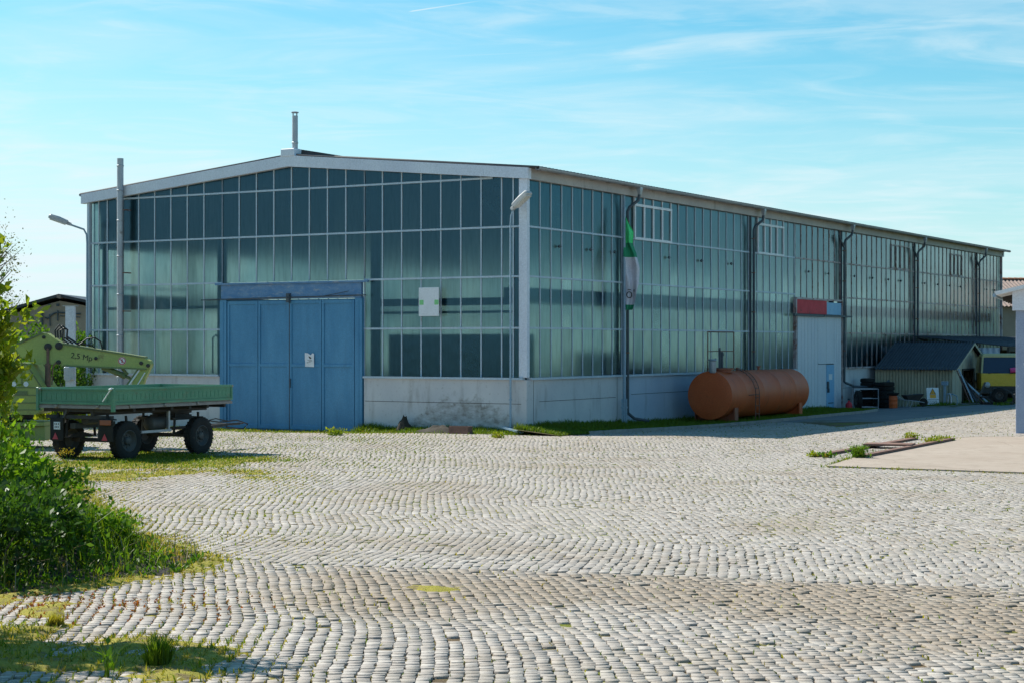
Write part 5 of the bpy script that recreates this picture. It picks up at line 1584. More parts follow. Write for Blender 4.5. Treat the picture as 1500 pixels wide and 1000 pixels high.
# ---- tyres in three stacks: every tyre is a tyre
ty0 = None
cnt = 0
for si, (x, y, n, nm) in enumerate(((*PXL(1269.5, 81.2), 7, 'left'), (*PXL(1290, 80.6), 6, 'middle'), (*PXL(1301, 79.9), 6, 'right'))):
    for k in range(n):
        if ty0 is None:
            mb = MB(); mb.lathe([(-.085, .20), (-.10, .27), (-.075, .315), (0, .325), (.075, .315), (.10, .27), (.085, .20)], (0, 0, 0), (0, 0, 1), 30, False)
            for q in range(26):
                a = 2 * PI * q / 26
                mb.obox((math.cos(a) * .323, math.sin(a) * .323, -.06), (math.cos(a + .06) * .323, math.sin(a + .06) * .323, .06), .03, .02, up=(math.cos(a), math.sin(a), 0))
            ty0 = mb.build('car_tyre', MAT['black'], None, True, 40); o = ty0
        else:
            o = ty0.copy(); COL.objects.link(o)
        p = HL(x + random.uniform(-.05, .05), y + random.uniform(-.05, .05))
        o.location = (p.x, p.y, gz(p) + .10 + k * .198)
        o.rotation_euler = (random.uniform(-.03, .03), random.uniform(-.03, .03), random.uniform(0, 6))
        st = {'left': 'tallest stack by the white wall', 'middle': 'middle stack of the three', 'right': 'stack nearest the corrugated shed'}[nm]
        pos = ('bottom tyre of the ' if k == 0 else 'topmost tyre of the ' if k == n - 1 else 'second tyre from the ground in the ' if k == 1 else 'second tyre from the top of the ' if k == n - 2 else 'third tyre from the ground in the ' if k == 2 else 'third tyre from the top of the ' if k == n - 3 else 'middle tyre of the ')
        tag(o, 'black ' + pos + st, 'tyre', 'stacked tyres')
# reel, rack, gas bottle, drum, wheelbarrow, sign, stands
rl = HE('machine_wheel', 'big dark upright wheel leaning before the pale metal rack', 'wheel', *PXL(1257, 79.3), R(35))
wheel(rl, (0, 0, .42), .42, .22, (0, 1, 0), 1)
rk = HE('metal_rack', 'pale open metal rack standing behind the big dark wheel', 'rack', *PXL(1270, 80.2), R(30))
mb = MB()
for x in (0, .55):
    for y in (-.55, .55):
        mb.box(x, y, -.1, x + .04, y + .04, .92)
for z in (.88, .45, .05):
    for y in (-.55, .55):
        mb.box(.041, y + .002, z, .549, y + .038, z + .036)
    for x in (0, .55):
        mb.box(x + .002, -.509, z, x + .038, .549, z + .036)
mb.build('rack_frame', MAT['grey_white'], rk)
mb = MB(); mb.box(.02, -.52, .925, .57, .56, .94); mb.build('rack_top', MAT['zinc'], rk)
gb = HE('gas_bottle', 'small red gas bottle beside the big dark wheel', 'bottle', *PXL(1243.5, 78.9))
mb = MB(); mb.lathe([(0, .10), (.02, .14), (.06, .155), (.24, .155), (.32, .12), (.36, .05), (.42, .045)], (0, 0, 0), (0, 0, 1), 20); mb.build('body', MAT['red_panel'], gb, True)
mb = MB(); mb.lathe([(0, .03), (.05, .03), (.05, .07), (.09, .07)], (0, 0, .42), (0, 0, 1), 10); mb.build('valve', MAT['dark_pipe'], gb)
dr = HE('plastic_drum', 'bright orange plastic drum standing before the shed', 'drum', *PXL(1308.5, 78.4))
mb = MB(); mb.lathe([(0, .17), (.02, .19), (.16, .19), (.18, .20), (.20, .19), (.36, .19), (.38, .20), (.40, .19), (.54, .185), (.56, .17)], (0, 0, 0), (0, 0, 1), 24); mb.build('body', MAT['orange_plastic'], dr, True)
bw = HE('black_tub', 'shallow black tub lying on top of the orange drum', 'tub', *PXL(1308.5, 78.4), 0, None, gz(HL(*PXL(1308.5, 78.4))) + .56)
mb = MB(); mb.lathe([(0, .16), (.02, .20), (.10, .27), (.13, .29), (.13, .27), (.05, .19)], (0, 0, 0), (0, 0, 1), 24); mb.build('shell', MAT['black'], bw, True)
wb = HE('wheelbarrow', 'old dark wheelbarrow standing between orange drum and warning sign', 'wheelbarrow', *PXL(1337, 78.6), R(-50))
mb = MB(); mb.rings([[(-.28, -.18, .28), (.22, -.18, .28), (.22, .18, .28), (-.28, .18, .28)], [(-.42, -.30, .52), (.42, -.30, .58), (.42, .30, .58), (-.42, .30, .52)]]); mb.rings([[(-.43, -.31, .52), (.43, -.31, .58), (.43, .31, .58), (-.43, .31, .52)], [(-.43, -.31, .54), (.43, -.31, .60), (.43, .31, .60), (-.43, .31, .54)]]); mb.build('tray', MAT['chassis'], wb)
mb = MB()
for y in (-.22, .22):
    mb.tube([(.52, y * .4, .2), (.1, y, .27), (-.5, y, .33), (-.85, y * 1.2, .50)], .017, 8); mb.tube([(-.30, y, .30), (-.36, y, 0.0), (-.2, y, 0.0), (-.1, y, .28)], .014, 8)
mb.build('barrow_frame', MAT['zinc'], wb)
mb = MB(); mb.lathe([(-.05, .10), (-.05, .17), (-.02, .2), (.02, .2), (.05, .17), (.05, .10)], (.52, 0, .2), (0, 1, 0), 20); mb.build('front_wheel', MAT['black'], wb)
sg = HE('warning_sign', 'white warning sign with a yellow triangle standing before the shed wall', 'sign', *PXL(1367, 79.3), 0)
sg.rotation_euler = (R(-6), 0, R(12))
mb = MB(); mb.box(-.30, -.012, .05, .30, .012, .82, .006); sgp = mb.build('board', MAT['white'], sg)
mb = MB(); mb.prism([(-.16, -.016, .52), (.16, -.016, .52), (0, -.016, .80)], (0, .003, 0)); mb.build('triangle_border', MAT['print'], sgp)
mb = MB(); mb.prism([(-.115, -.020, .54), (.115, -.020, .54), (0, -.020, .75)], (0, .003, 0)); mb.box(-.15, -.018, .35, .15, -.0125, .51); mb.build('triangle_field', MAT['orange_print'], sgp)
mb = MB(); mb.prism([(-.014, -.024, .56), (.014, -.024, .60), (.002, -.024, .60), (.014, -.024, .68), (-.016, -.024, .63), (-.002, -.024, .63)], (0, .003, 0))
mb.box(-.29, -.016, .27, .29, -.013, .285)
for r in range(3):
    z = .20 - r * .05
    x = -.25
    while x < .22:
        w = random.uniform(.02, .06); mb.box(x, -.016, z, min(x + w, .25), -.013, z + .018); x += w + .025
mb.build('sign_print', MAT['print'], sgp)
mb = MB(); mb.obox((-.2, .02, .6), (-.2, .30, 0), .03, .03); mb.obox((.2, .02, .6), (.2, .30, 0), .03, .03); mb.build('sign_prop', MAT['zinc'], sg)
sd_ = HE('iron_stand', 'tall blue grey iron stand beside the shed corner', 'stand', *PXL(1384, 79.6))
mb = MB(); mb.box(-.09, -.09, -.1, .09, .09, .05); mb.box(-.05, -.05, .05, .05, .05, .95, .008); mb.box(-.10, -.14, .90, .10, .14, 1.08, .01); mb.tube([(0, -.1, .5), (0, -.35, .5), (0, -.55, .42), (0, -.6, .1), (0, -.5, -.02)], .03, 8)
mb.build('stand_frame', MAT['steel_blue'], sd_)
ib = HE('hand_pump', 'low curved pale pipe piece on the grass by the shed gable', 'pipe', *PXL(1391, 79.2), R(-60))
mb = MB(); mb.tube([(0, .3, .02), (0, .25, .42), (0, .1, .52), (0, -.15, .50), (0, -.3, .36), (0, -.33, .0)], .028, 8); mb.build('pipe_bow', MAT['grey_white'], ib, True)
# poles stacked slantwise at the shed gable
PG = 'poles leaning at the shed gable'
plabs = ['rusty pole leaning steepest in the heap at the shed gable', 'pale grey pole second from the left in the heap at the shed gable', 'dark flat bar third from the left in the heap at the shed gable', 'thin dark pole fourth from the left in the heap', 'thick dark pole in the middle of the heap', 'short dark plank at the right of the heap', 'dark rusty bar at the top of the heap', 'bent grey bar at the front of the heap']
for k in range(8):
    a = Vector((at(1402 + 2.2 * k, 80.4), 80.4, 0)); b = Vector((at(1421 + 5 * k, 79.2 - .1 * k), 79.2 - .1 * k, 0))
    za, zb = 1.55 - .14 * k + .2 * (k % 2), .06 + .03 * (k % 3)
    mb = MB()
    if k % 3 == 2:
        mb.obox((a.x, a.y, gz(a) + za), (b.x, b.y, gz(b) + zb), .10, .04)
    else:
        mb.tube([(a.x, a.y, gz(a) + za), (b.x, b.y, gz(b) + zb)], .03 + .008 * (k % 2), 8)
    tag(mb.build('metal_pole', MAT[['rust', 'zinc', 'dark_sheet', 'chassis'][k % 4]]), plabs[k], 'pole', PG)

# ---- yellow truck
td = 82.5
tp = (at(1470.5, td), td)
tk2 = thing('yellow_truck', 'old yellow truck with a cream cab roof facing the yard', 'truck', (tp[0], tp[1], gz(tp)), R(-8))
hw = 1.05
mb = MB()
def cabsec(z, yf, w): return [(-w, yf, z), (w, yf, z), (w, 1.7, z), (-w, 1.7, z)]
mb.rings([cabsec(.55, -.02, hw), cabsec(.75, -.06, hw), cabsec(1.28, -.04, hw), cabsec(1.34, 0.0, hw - .01)])
cab = mb.build('cab', MAT['yellow'], tk2)
mb = MB()
mb.rings([cabsec(2.10, .30, hw - .10), cabsec(2.20, .32, hw - .12), cabsec(2.28, .45, hw - .22)])
for x, s in ((-hw + .03, 1), (hw - .03, -1)):
    mb.obox((x, .02, 1.34), (x + .09 * s, .30, 2.12), .07, .07)
    mb.obox((x, 1.6, 1.34), (x + .09 * s, 1.6, 2.12), .07, .2)
mb.build('cab_roof', MAT['cream'], cab)
mb = MB(); mb.rings([[(-hw + .06, .05, 1.342), (hw - .06, .05, 1.342), (hw - .06, 1.6, 1.342), (-hw + .06, 1.6, 1.342)], [(-hw + .14, .32, 2.098), (hw - .14, .32, 2.098), (hw - .14, 1.6, 2.098), (-hw + .14, 1.6, 2.098)]]); mb.build('windscreen', MAT['dark_glass'], cab)
mb = MB()
for x in (-.72, .25):
    mb.tube([(x, -.03, 1.33), (x + .18, .0, 1.36), (x + .52, .03, 1.385)], .012, 6)
mb.build('wiper', MAT['hose'], cab)
mb = MB(); mb.lathe([(0, .10), (.02, .17), (.05, .17), (.06, .1)], (.62, .03, 1.52), (1, 0, .1), 12); mb.lathe([(0, .12), (.3, .12)], (.3, .04, 1.48), (1, 0, .1), 10); mb.build('pink_ornament', MAT['pink'], cab)
mb = MB(); mb.box(-hw + .05, -.10, .50, hw - .05, -.061, .74); mb.box(-hw, -.18, .38, hw, -.11, .52, .02); mb.build('bumper', MAT['chassis'], tk2)
for x in (-.78, .78):
    mb = MB(); mb.lathe([(0, .13), (.03, .14), (.05, .12), (.07, .05)], (x, -.10, .80), (0, -1, 0), 20); mb.build('headlight', MAT['zinc'], tk2)
for x in (-.85, .85):
    for y in (.75, 3.9):
        wheel(tk2, (x, y, .42), .42, .24, (1, 0, 0), 1 if x > 0 else -1)
mb = MB(); mb.box(-.45, .1, .5, .45, 5.0, .65); mb.build('chassis', MAT['chassis'], tk2)
mb = MB(); mb.box(-1.05, 1.9, .9, 1.05, 5.0, 1.0); mb.box(-1.05, 1.9, 1.0, 1.05, 1.95, 1.6); mb.build('flatbed', MAT['chassis'], tk2)
# white chest and red rack behind the cab
cb = (at(1390, 84), 0)
wc = HE('white_chest', 'white metal chest raised on a stand beside the cab roof', 'chest', *PXL(1456.5, 86.5), R(-60))
mb = MB(); mb.box(-.55, -.4, 1.65, .55, .4, 2.22, .02); mb.build('body', MAT['white'], wc)
mb = MB(); mb.box(-.5, -.35, -.1, -.42, .35, 1.65); mb.box(.42, -.35, -.1, .5, .35, 1.65); mb.build('stand', MAT['shade'], wc)
rr_ = thing('red_rack', 'red steel rack under the lean-to roof behind the truck', 'rack', (tp[0] + .1, tp[1] + 6.5, gz((tp[0], tp[1] + 6))), R(-8))
mb = MB()
for x in (-.7, 0, .7):
    mb.box(x - .04, 0, -.1, x + .04, .08, 2.55)
for z in (1.6, 2.05, 2.5):
    mb.box(-.75, -.03, z, .75, -.001, z + .07)
mb.build('rack_frame', MAT['red_panel'], rr_)
# junk in front of the truck
jp = (at(1461, 79.2), 79.2)
jt = thing('scrap_engine', 'greasy scrap engine block with a tyre before the yellow truck', 'scrap', (jp[0], jp[1], gz(jp)), R(-10))
mb = MB(); mb.box(-.35, -.25, .12, .40, .35, .55, .05); mb.box(-.2, -.3, .5, .25, .2, .75, .04); mb.tube([(-.4, -.2, .3), (-.7, -.3, .35), (-.75, -.3, .05)], .05, 8); mb.tube([(.3, -.3, .7), (.6, -.35, .5), (.75, -.35, .1)], .04, 8)
mb.lathe([(0, .13), (.1, .16), (.14, .1)], (-.1, -.3, .4), (0, -1, 0), 14); mb.box(-.7, -.4, -.02, .7, .4, .10)
mb.build('engine_block', MAT['chassis'], jt)
wheel(jt, (.05, -.50, .42), .33, .2, (.25, 1, .1), -1)
mb = MB(); mb.obox((-.95, -.1, .03), (-.55, -.1, 1.0), .04, .5, up=(0, 1, 0)); mb.build('bent_sheet', MAT['rim'], jt)
jb = thing('timber_plank', 'short reddish brown plank leaning on the scrap engine', 'plank', (jp[0] + .75, jp[1] - .3, gz(jp)), 0)
mb = MB(); mb.obox((-.15, 0, .02), (.35, .1, 1.15), .24, .04); mb.build('plank', MAT['rust'], jb)

# ================================================================== building at the right edge
rd = 53.2
rx = at(1488, rd)
rb = thing('roadside_workshop', 'white workshop with a peeling blue grey pillar under its roof at the right edge', 'building', (rx, rd, gz((rx, rd))), R(-19))
g_ = gz((rx, rd))
zz = lambda py: EYE - (py - Y_HOR) * rd / F_PX - g_
mb = MB(); mb.box(0, 0, -.2, .42, .42, zz(452), .012)
for z in (.5, 1.4, 2.2, 3.0):
    mb.box(.30, -.012, z, .36, -.001, z + .05)
mb.build('pillar', MAT['peeling'], rb)
mb = MB(); mb.prism([(-.10, -.10, zz(455)), (9, -.10, zz(455)), (9, -.10, zz(330)), (-.10, -.10, zz(422))], (0, .3, 0)); mb.build('gable_board', MAT['fascia'], rb)
mb = MB(); mb.prism([(-.60, -.35, zz(433)), (9, -.35, zz(327)), (9, -.35, zz(321)), (-.60, -.35, zz(427.5))], (0, 7.5, 0)); mb.build('roof', MAT['white'], rb)
mb = MB(); mb.tube([(-.62, -.35, zz(433)), (-.62, 7.2, zz(433))], .06, 8); mb.build('gutter', MAT['steel_blue'], rb)
mb = MB(); mb.box(.43, .25, -.2, 9, .40, zz(455) - .004); mb.box(8.7, .41, -.2, 9, 7, zz(330)); mb.box(1.0, 6.8, -.2, 8.69, 7, 4.0); mb.build('wall', MAT['grey_white'], rb)
mb = MB()
for y in (1.2, 2.6, 4.0, 5.4, 6.8):
    mb.obox((-.45, y, zz(437)), (8.5, y, zz(437) + (zz(327) - zz(433)) * 8.95 / 9.6), .08, .14)
mb.build('rafter', MAT['shade'], rb)

# tiled house beyond the hall
hd_ = 112.0
hx = at(1462, hd_)
th_ = thing('tiled_house', 'beige house with a dark tiled roof and orange ridge beyond the hall', 'building', (hx, hd_, -.3), R(4))
hz_ = lambda py: EYE - (py - Y_HOR) * hd_ / F_PX + .3
mb = MB(); mb.box(0, 0, -.2, 16, 9, hz_(447)); hw_ = mb.build('wall', MAT['beige_wall'], th_)
mb = MB()
MB().box(16.02, 1, -.2, 46, 8, 4.4).build('added_reflection_block', MAT['shade'], th_)  # unseen block added to darken the low reflections in the long glass wall
rz0, rz1 = hz_(449), hz_(406)
for sg_, y0 in ((1, -.6), (-1, 9.6)):
    m2 = corrugated((-.5, y0, rz0), (1, 0, 0), 17, Vector((0, 5.1 * sg_, rz1 - rz0)), math.hypot(5.1, rz1 - rz0), .26, .035, .03, 6)
    mb.add(m2.v, m2.f)
mb.build('roof', MAT['tile'], th_)
mb = MB()
for k in range(42):
    x = -.5 + k * .40
    mb.rings([[(x + (0 if q == 0 else .39), 4.5 + math.cos(a) * (.17 - .02 * q), rz1 + math.sin(a) * (.15 - .02 * q)) for a in np.linspace(0, PI, 7)] for q in (0, 1)])
mb.build('ridge_tiles', MAT['ridge_tile'], th_)
for x0, x1, z0, z1 in ((.55, .95, 0.2, 1.9), (2.2, 4.2, .6, 2.0), (6, 8, .6, 2.0)):
    mb = MB(); mb.box(x0, -.03, z0, x1, -.003, z1); w_ = mb.build('window', MAT['dark_glass'], th_)
    mb = MB(); mb.box(x0 - .08, -.07, z0 - .08, x1 + .08, -.031, z0); mb.box(x0 - .08, -.07, z1, x1 + .08, -.031, z1 + .08); mb.build('window_frame', MAT['white'], w_)

# ================================================================== rails sunk beside the slab
def ground_bar(name, label, cat, p, q, w, h, mat, group=None, z=0.0):
    mb = MB(); mb.obox((p[0], p[1], gz(p) + z + h / 2 - .01), (q[0], q[1], gz(q) + z + h / 2 - .01), w, h)
    return tag(mb.build(name, mat), label, cat, group)
ground_bar('steel_channel', 'long rusty channel rail sunk in the setts behind the weeds', 'rail', pxg(1196, 668), pxg(1340, 643), .20, .07, MAT['rust'], 'rails beside the concrete slab')
ground_bar('steel_channel', 'long rusty channel rail along the edge of the concrete slab', 'rail', pxg(1262, 671), pxg(1395, 645.5), .16, .07, MAT['rust'], 'rails beside the concrete slab', .03)
ground_bar('cover_plate', 'flat brown steel plate laid across the two rails', 'plate', pxg(1268, 654.5), pxg(1338, 656), .75, .05, MAT['rust'], None, .08)
# heap of soil, rusty box and stone at the foot of the gable
def heap(name, label, cat, c, rx_, ry_, h, mat, rz=0):
    V, F = [(0, 0, h)], []
    n, m = 28, 7
    for i in range(1, m + 1):
        for j in range(n):
            a = 2 * PI * j / n
            r = i / m
            f = 1 + .18 * noise.noise(Vector((math.cos(a) * 2, math.sin(a) * 2, r * 3)))
            V.append((math.cos(a) * rx_ * r * f, math.sin(a) * ry_ * r * f, h * (1 - r ** 1.6) * (1 + .35 * noise.noise(Vector((math.cos(a) * r * 4, math.sin(a) * r * 4, 1.7)))) - .03 * r))
    for j in range(n):
        F.append((0, 1 + j, 1 + (j + 1) % n))
    for i in range(m - 1):
        for j in range(n):
            F.append((1 + i * n + j, 1 + (i + 1) * n + j, 1 + (i + 1) * n + (j + 1) % n, 1 + i * n + (j + 1) % n))
    mb = MB(); mb.v, mb.f = V, F
    o = mb.build(name, mat, None, True, 60)
    o.location = (c[0], c[1], gz(c)); o.rotation_euler = (0, 0, rz)
    return tag(o, label, cat)
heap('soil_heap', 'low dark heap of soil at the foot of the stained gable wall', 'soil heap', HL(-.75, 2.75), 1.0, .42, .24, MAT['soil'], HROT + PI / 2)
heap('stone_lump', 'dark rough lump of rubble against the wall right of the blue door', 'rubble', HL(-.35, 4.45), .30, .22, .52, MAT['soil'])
bx_ = thing('rusty_box', 'low rusty iron box in the grass before the soil heap', 'box', (HL(-1.15, 1.75).x, HL(-1.15, 1.75).y, gz(HL(-1.15, 1.75))), HROT + PI / 2)
mb = MB(); mb.box(-.36, -.14, 0, .36, -.11, .24); mb.box(-.36, .11, 0, .36, .14, .24); mb.box(-.36, -.109, 0, -.33, .109, .24); mb.box(.33, -.109, 0, .36, .109, .24); mb.box(-.329, -.109, 0, .329, .109, .12); mb.build('shell', MAT['rust'], bx_)
#@@VEG@@
# ================================================================== vegetation
def unit(v):
    return v / np.maximum(np.linalg.norm(v, axis=1, keepdims=True), 1e-9)
def leaves(P, D, size, wr=0.5, rng=RNG):
    """one folded diamond per leaf: P base points, D directions, size lengths"""
    n = len(P)
    D = unit(D)
    Rn = unit(rng.normal(size=(n, 3)))
    Sd = unit(np.cross(D, Rn))
    U = np.cross(Sd, D)
    L = size[:, None]
    V = np.stack([P, P + D * L * .5 + Sd * L * wr * .5 + U * L * .10, P + D * L, P + D * L * .5 - Sd * L * wr * .5 + U * L * .10], 1)
    F = np.arange(n * 4).reshape(n, 4)
    return V.reshape(-1, 3), F
def blades(P, h, w, lean, rng=RNG):
    n = len(P)
    a = rng.uniform(0, 2 * PI, n)
    b = a + rng.normal(0, .5, n) + PI / 2
    S_ = np.stack([np.cos(b), np.sin(b), np.zeros(n)], 1) * (w / 2)[:, None]
    Dh = np.stack([np.cos(a), np.sin(a), np.zeros(n)], 1)
    hz_ = np.stack([np.zeros(n), np.zeros(n), h], 1)
    m = P + hz_ * .55 + Dh * (h * lean * .30)[:, None]
    t = P + hz_ * (1 - .25 * lean)[:, None] + Dh * (h * lean)[:, None]
    V = np.stack([P - S_, P + S_, m + S_ * .75, m - S_ * .75, t + S_ * .12, t - S_ * .12], 1)
    i = np.arange(n)[:, None] * 6
    F = np.concatenate([i + np.array([[0, 1, 2, 3]]), i + np.array([[3, 2, 4, 5]])], 0)
    return V.reshape(-1, 3), F
def nz2(X, Y, s, o=0.0):
    return np.array([noise.noise(Vector((x * s + o, y * s - o, o))) for x, y in zip(X, Y)])

def plant(name, label, cat, base, pts, mat, lsize, per, spread, stems, stem_r=0.02, group=None, droop=0.0, wr=.5, up=.5, part='foliage', stem_part='stem', kind=None):
    """pts: twig points (k,3) relative to the base, each carrying a spray of leaves"""
    t = thing(name, label, cat, base, 0, group)
    k = len(pts)
    idx = np.repeat(np.arange(k), per)
    n = len(idx)
    tw = unit(pts + np.array([0, 0, -.2]) + RNG.normal(0, .35, pts.shape) * np.linalg.norm(pts, axis=1, keepdims=True))
    s = RNG.uniform(-1, .8, n)[:, None]
    P = pts[idx] + tw[idx] * spread * s + RNG.normal(0, spread * .22, (n, 3))
    D = tw[idx] * .6 + unit(RNG.normal(size=(n, 3))) * .9 + np.array([0, 0, up])
    V, F = leaves(P, D, RNG.uniform(.55, 1.75, n) * lsize, wr)
    np_mesh(part, V, F, mat, t)
    mb = MB()
    for a, b, r0 in stems:
        a, b = Vector(a), Vector(b)
        m = (a + b) / 2 + Vector((random.uniform(-.1, .1), random.uniform(-.1, .1), .05)) * (b - a).length
        mb.tube([a, a.lerp(m, .6), m, b], [r0, r0 * .8, r0 * .6, r0 * .25], 7)
    mb.build(stem_part, MAT['bark'], t, True)
    return t
def blob_pts(n, rx_, ry_, z0, z1, seed, hollow=.45, keep=.55):
    r = np.random.default_rng(seed)
    out_ = []
    cz, rz_ = (z0 + z1) / 2, (z1 - z0) / 2
    while len(out_) < n:
        v = r.normal(size=3); v /= np.linalg.norm(v)
        q = r.uniform(hollow, 1.0) ** .6
        f = 1 + .38 * noise.noise(Vector((v[0] * 1.9 + seed, v[1] * 1.9, v[2] * 1.9)))
        p = Vector((v[0] * rx_ * q * f, v[1] * ry_ * q * f, cz + v[2] * rz_ * q * f))
        if noise.noise(Vector((p.x * 1.7 / max(rx_, .4) + seed, p.y * 1.7 / max(ry_, .4), p.z * 1.7 / max(rz_, .4)))) < keep - 1 + .45:
            if r.uniform() < .75:
                continue
        out_.append(p)
    return np.array([tuple(p) for p in out_])
def bush(name, label, x, y, r, h, n, mat, lsize, seed, per=14, z0=0.02, group='shrubs on the left bank', ry=None, zb=None, wr=.5):
    b = (x, y, float(bank_z(x, y)) - .02 if zb is None else zb)
    pts = blob_pts(n, r, ry or r, z0, h, seed)
    rr_ = random.Random(seed)
    st = [((rr_.uniform(-.1, .1), rr_.uniform(-.1, .1), -.05), tuple(pts[rr_.randrange(len(pts))]), .012 + .012 * h / 2) for _ in range(9)]
    return plant(name, label, 'shrub', b, pts, mat, lsize, per, .16 + .05 * h, st, group=group, wr=wr)
bush('shrub', 'broad fresh green shrub at the left edge below the crane chassis', -7.25, 22.6, 1.0, 1.5, 230, MAT['leaf_green'], .085, 3)
bush('shrub', 'rounded dark green shrub at the left edge in front of the crane', -8.75, 27.0, 1.1, 1.35, 190, MAT['leaf_dark'], .085, 5)
bush('shrub', 'dense green shrub directly before the crane body at the left edge', -10.4, 32.0, 1.25, 1.75, 200, MAT['leaf_green'], .09, 9)
bush('shrub', 'tall yellow green shrub growing before the crane body', -11.75, 35.8, 1.30, 3.1, 260, MAT['leaf_yellow'], .095, 12)
bush('shrub', 'low leafy green shrub in the middle of the bank by the paving', -7.05, 24.6, .95, .85, 170, MAT['leaf_green'], .08, 15)
bush('shrub', 'low dark weed shrub at the front of the bank', -6.15, 21.2, .8, .62, 150, MAT['leaf_dark'], .075, 21)
bush('shrub', 'small pale green shrub at the outer end of the bank', -5.35, 21.9, .62, .42, 100, MAT['leaf_green'], .065, 23)
bush('shrub', 'leafy shrub at the back end of the bank near the trailer', -8.6, 29.2, .85, .70, 130, MAT['leaf_green'], .08, 27)
bush('shrub', 'dark leafy shrub at the near left corner of the bank', -7.0, 20.3, .8, .75, 150, MAT['leaf_dark'], .08, 31)
bush('shrub', 'dark leafy shrub with grass in front at the very front of the bank', -6.0, 19.9, .85, .95, 230, MAT['leaf_dark'], .07, 33)
bush('shrub', 'upright yellow green shrub rising before the crane at the left edge', at(-32, 25), 25, .50, 2.9, 260, MAT['leaf_yellow'], .085, 37, 15)
# tall shrub standing just left of the picture, its outer twigs in view
pts = blob_pts(1100, 1.55, 1.5, 1.0, 4.4, 44, .0, .95)
arm = []
for (ex, ey, ez, m0) in [(a + .22, b, c, d) for a, b, c, d in ((2.62, .3, 2.50, 12), (2.50, .1, 3.35, 14), (2.66, .2, 2.95, 14), (2.40, -.1, 2.20, 9), (2.45, .3, 3.7, 8), (2.3, .2, 1.9, 8), (2.5, .5, 2.7, 16), (2.45, -.2, 3.1, 16), (2.55, .1, 2.3, 14))]:
    for k in range(int(m0 * 2.6)):
        f = .5 + .5 * k / (m0 * 2.6 - 1)
        arm.append((ex * f + random.gauss(0, .07), ey * f + random.gauss(0, .08), 1.9 + (ez - 1.9) * f + random.gauss(0, .07)))
pts = np.concatenate([pts, np.array(arm)])
st = [((0, 0, 1.2), (ex * .96, ey, ez * .97), .013) for ex, ey, ez in ((2.75, .3, 2.5), (2.65, .1, 3.35), (2.75, .2, 2.95), (2.6, .3, 3.7))] + [((0, 0, -.1), (0, 0, 1.8), .05), ((0, 0, 0), (-.8, .3, 3.2), .03), ((0, 0, 0), (.5, -.7, 3.6), .03), ((0, 0, 0), (.2, .9, 3.2), .03)]
plant('tall_shrub', 'tall yellow green shrub reaching in with sunlit twigs at the left edge', 'shrub', (-7.6, 16.3, gz((-7.6, 16.3)) - .05), pts, MAT['leaf_yellow'], .085, 26, .17, st)
# trees and bushes behind
def tree(name, label, px, d, zc, rz_, rx_, n, mat, lsize, per, seed, trunk_r=.09, hollow=.1):
    x = at(px, d)
    b = (x, d, gz((x, d)) - .05)
    pts = blob_pts(n, rx_, rx_, zc - rz_, zc + rz_, seed, hollow)
    r_ = random.Random(seed)
    t = thing(name, label, 'tree', b)
    k = len(pts); idx = np.repeat(np.arange(k), per); m = len(idx)
    P = pts[idx] + RNG.normal(0, .20, (m, 3))
    V, F = leaves(P, RNG.normal(size=(m, 3)), RNG.uniform(.6, 1.3, m) * lsize, .6)
    np_mesh('crown', V, F, mat, t)
    mb = MB()
    mb.tube([(0, 0, 0), (.05, .03, zc * .5), (-.03, 0, zc), (.05, 0, zc + rz_ * .8)], [trunk_r, trunk_r * .8, trunk_r * .5, trunk_r * .15], 9)
    for q in range(min(k, 70)):
        p = Vector(pts[q * k // min(k, 70)]); a = Vector((0, 0, max(zc - rz_, p.z - .3 - .5 * math.hypot(p.x, p.y))))
        mb.tube([a, a.lerp(p, .5) + Vector((0, 0, -.08)), p], [trunk_r * .28, trunk_r * .18, trunk_r * .07], 5)
    mb.build('trunk', MAT['bark'], t, True)
    return t
tree('sparse_tree', 'tall thin leaved tree standing far behind the shrubs at the left edge', -14, 60, 5.6, 2.3, 1.15, 150, MAT['leaf_grey'], .085, 9, 52)
tree('sparse_tree', 'small bare looking tree behind the low storehouse roof', 18, 101, 4.9, 1.2, 1.3, 120, MAT['leaf_grey'], .075, 7, 57, .05)
def bbush(label, px, d, r, h, mat, seed):
    x = at(px, d)
    bush('background_shrub', label, x, d, r, h, 170, mat, .13, seed, 14, .1, 'shrubs behind the crane', None, gz((x, d)) - .05)
bbush('green shrub behind the crane boom left of the white post', 46, 61, .95, 3.55, MAT['leaf_green'], 61)
bbush('light green shrub between the white post and the hall corner', 119, 64.5, .50, 3.6, MAT['leaf_green'], 66)
bbush('broad dark shrub hidden low behind the crane superstructure', 78, 57, 1.1, 2.2, MAT['leaf_dark'], 68)
bbush('yellowish shrub seen under the crane between wheels and trailer', 84, 52, .8, 1.1, MAT['leaf_yellow'], 71)

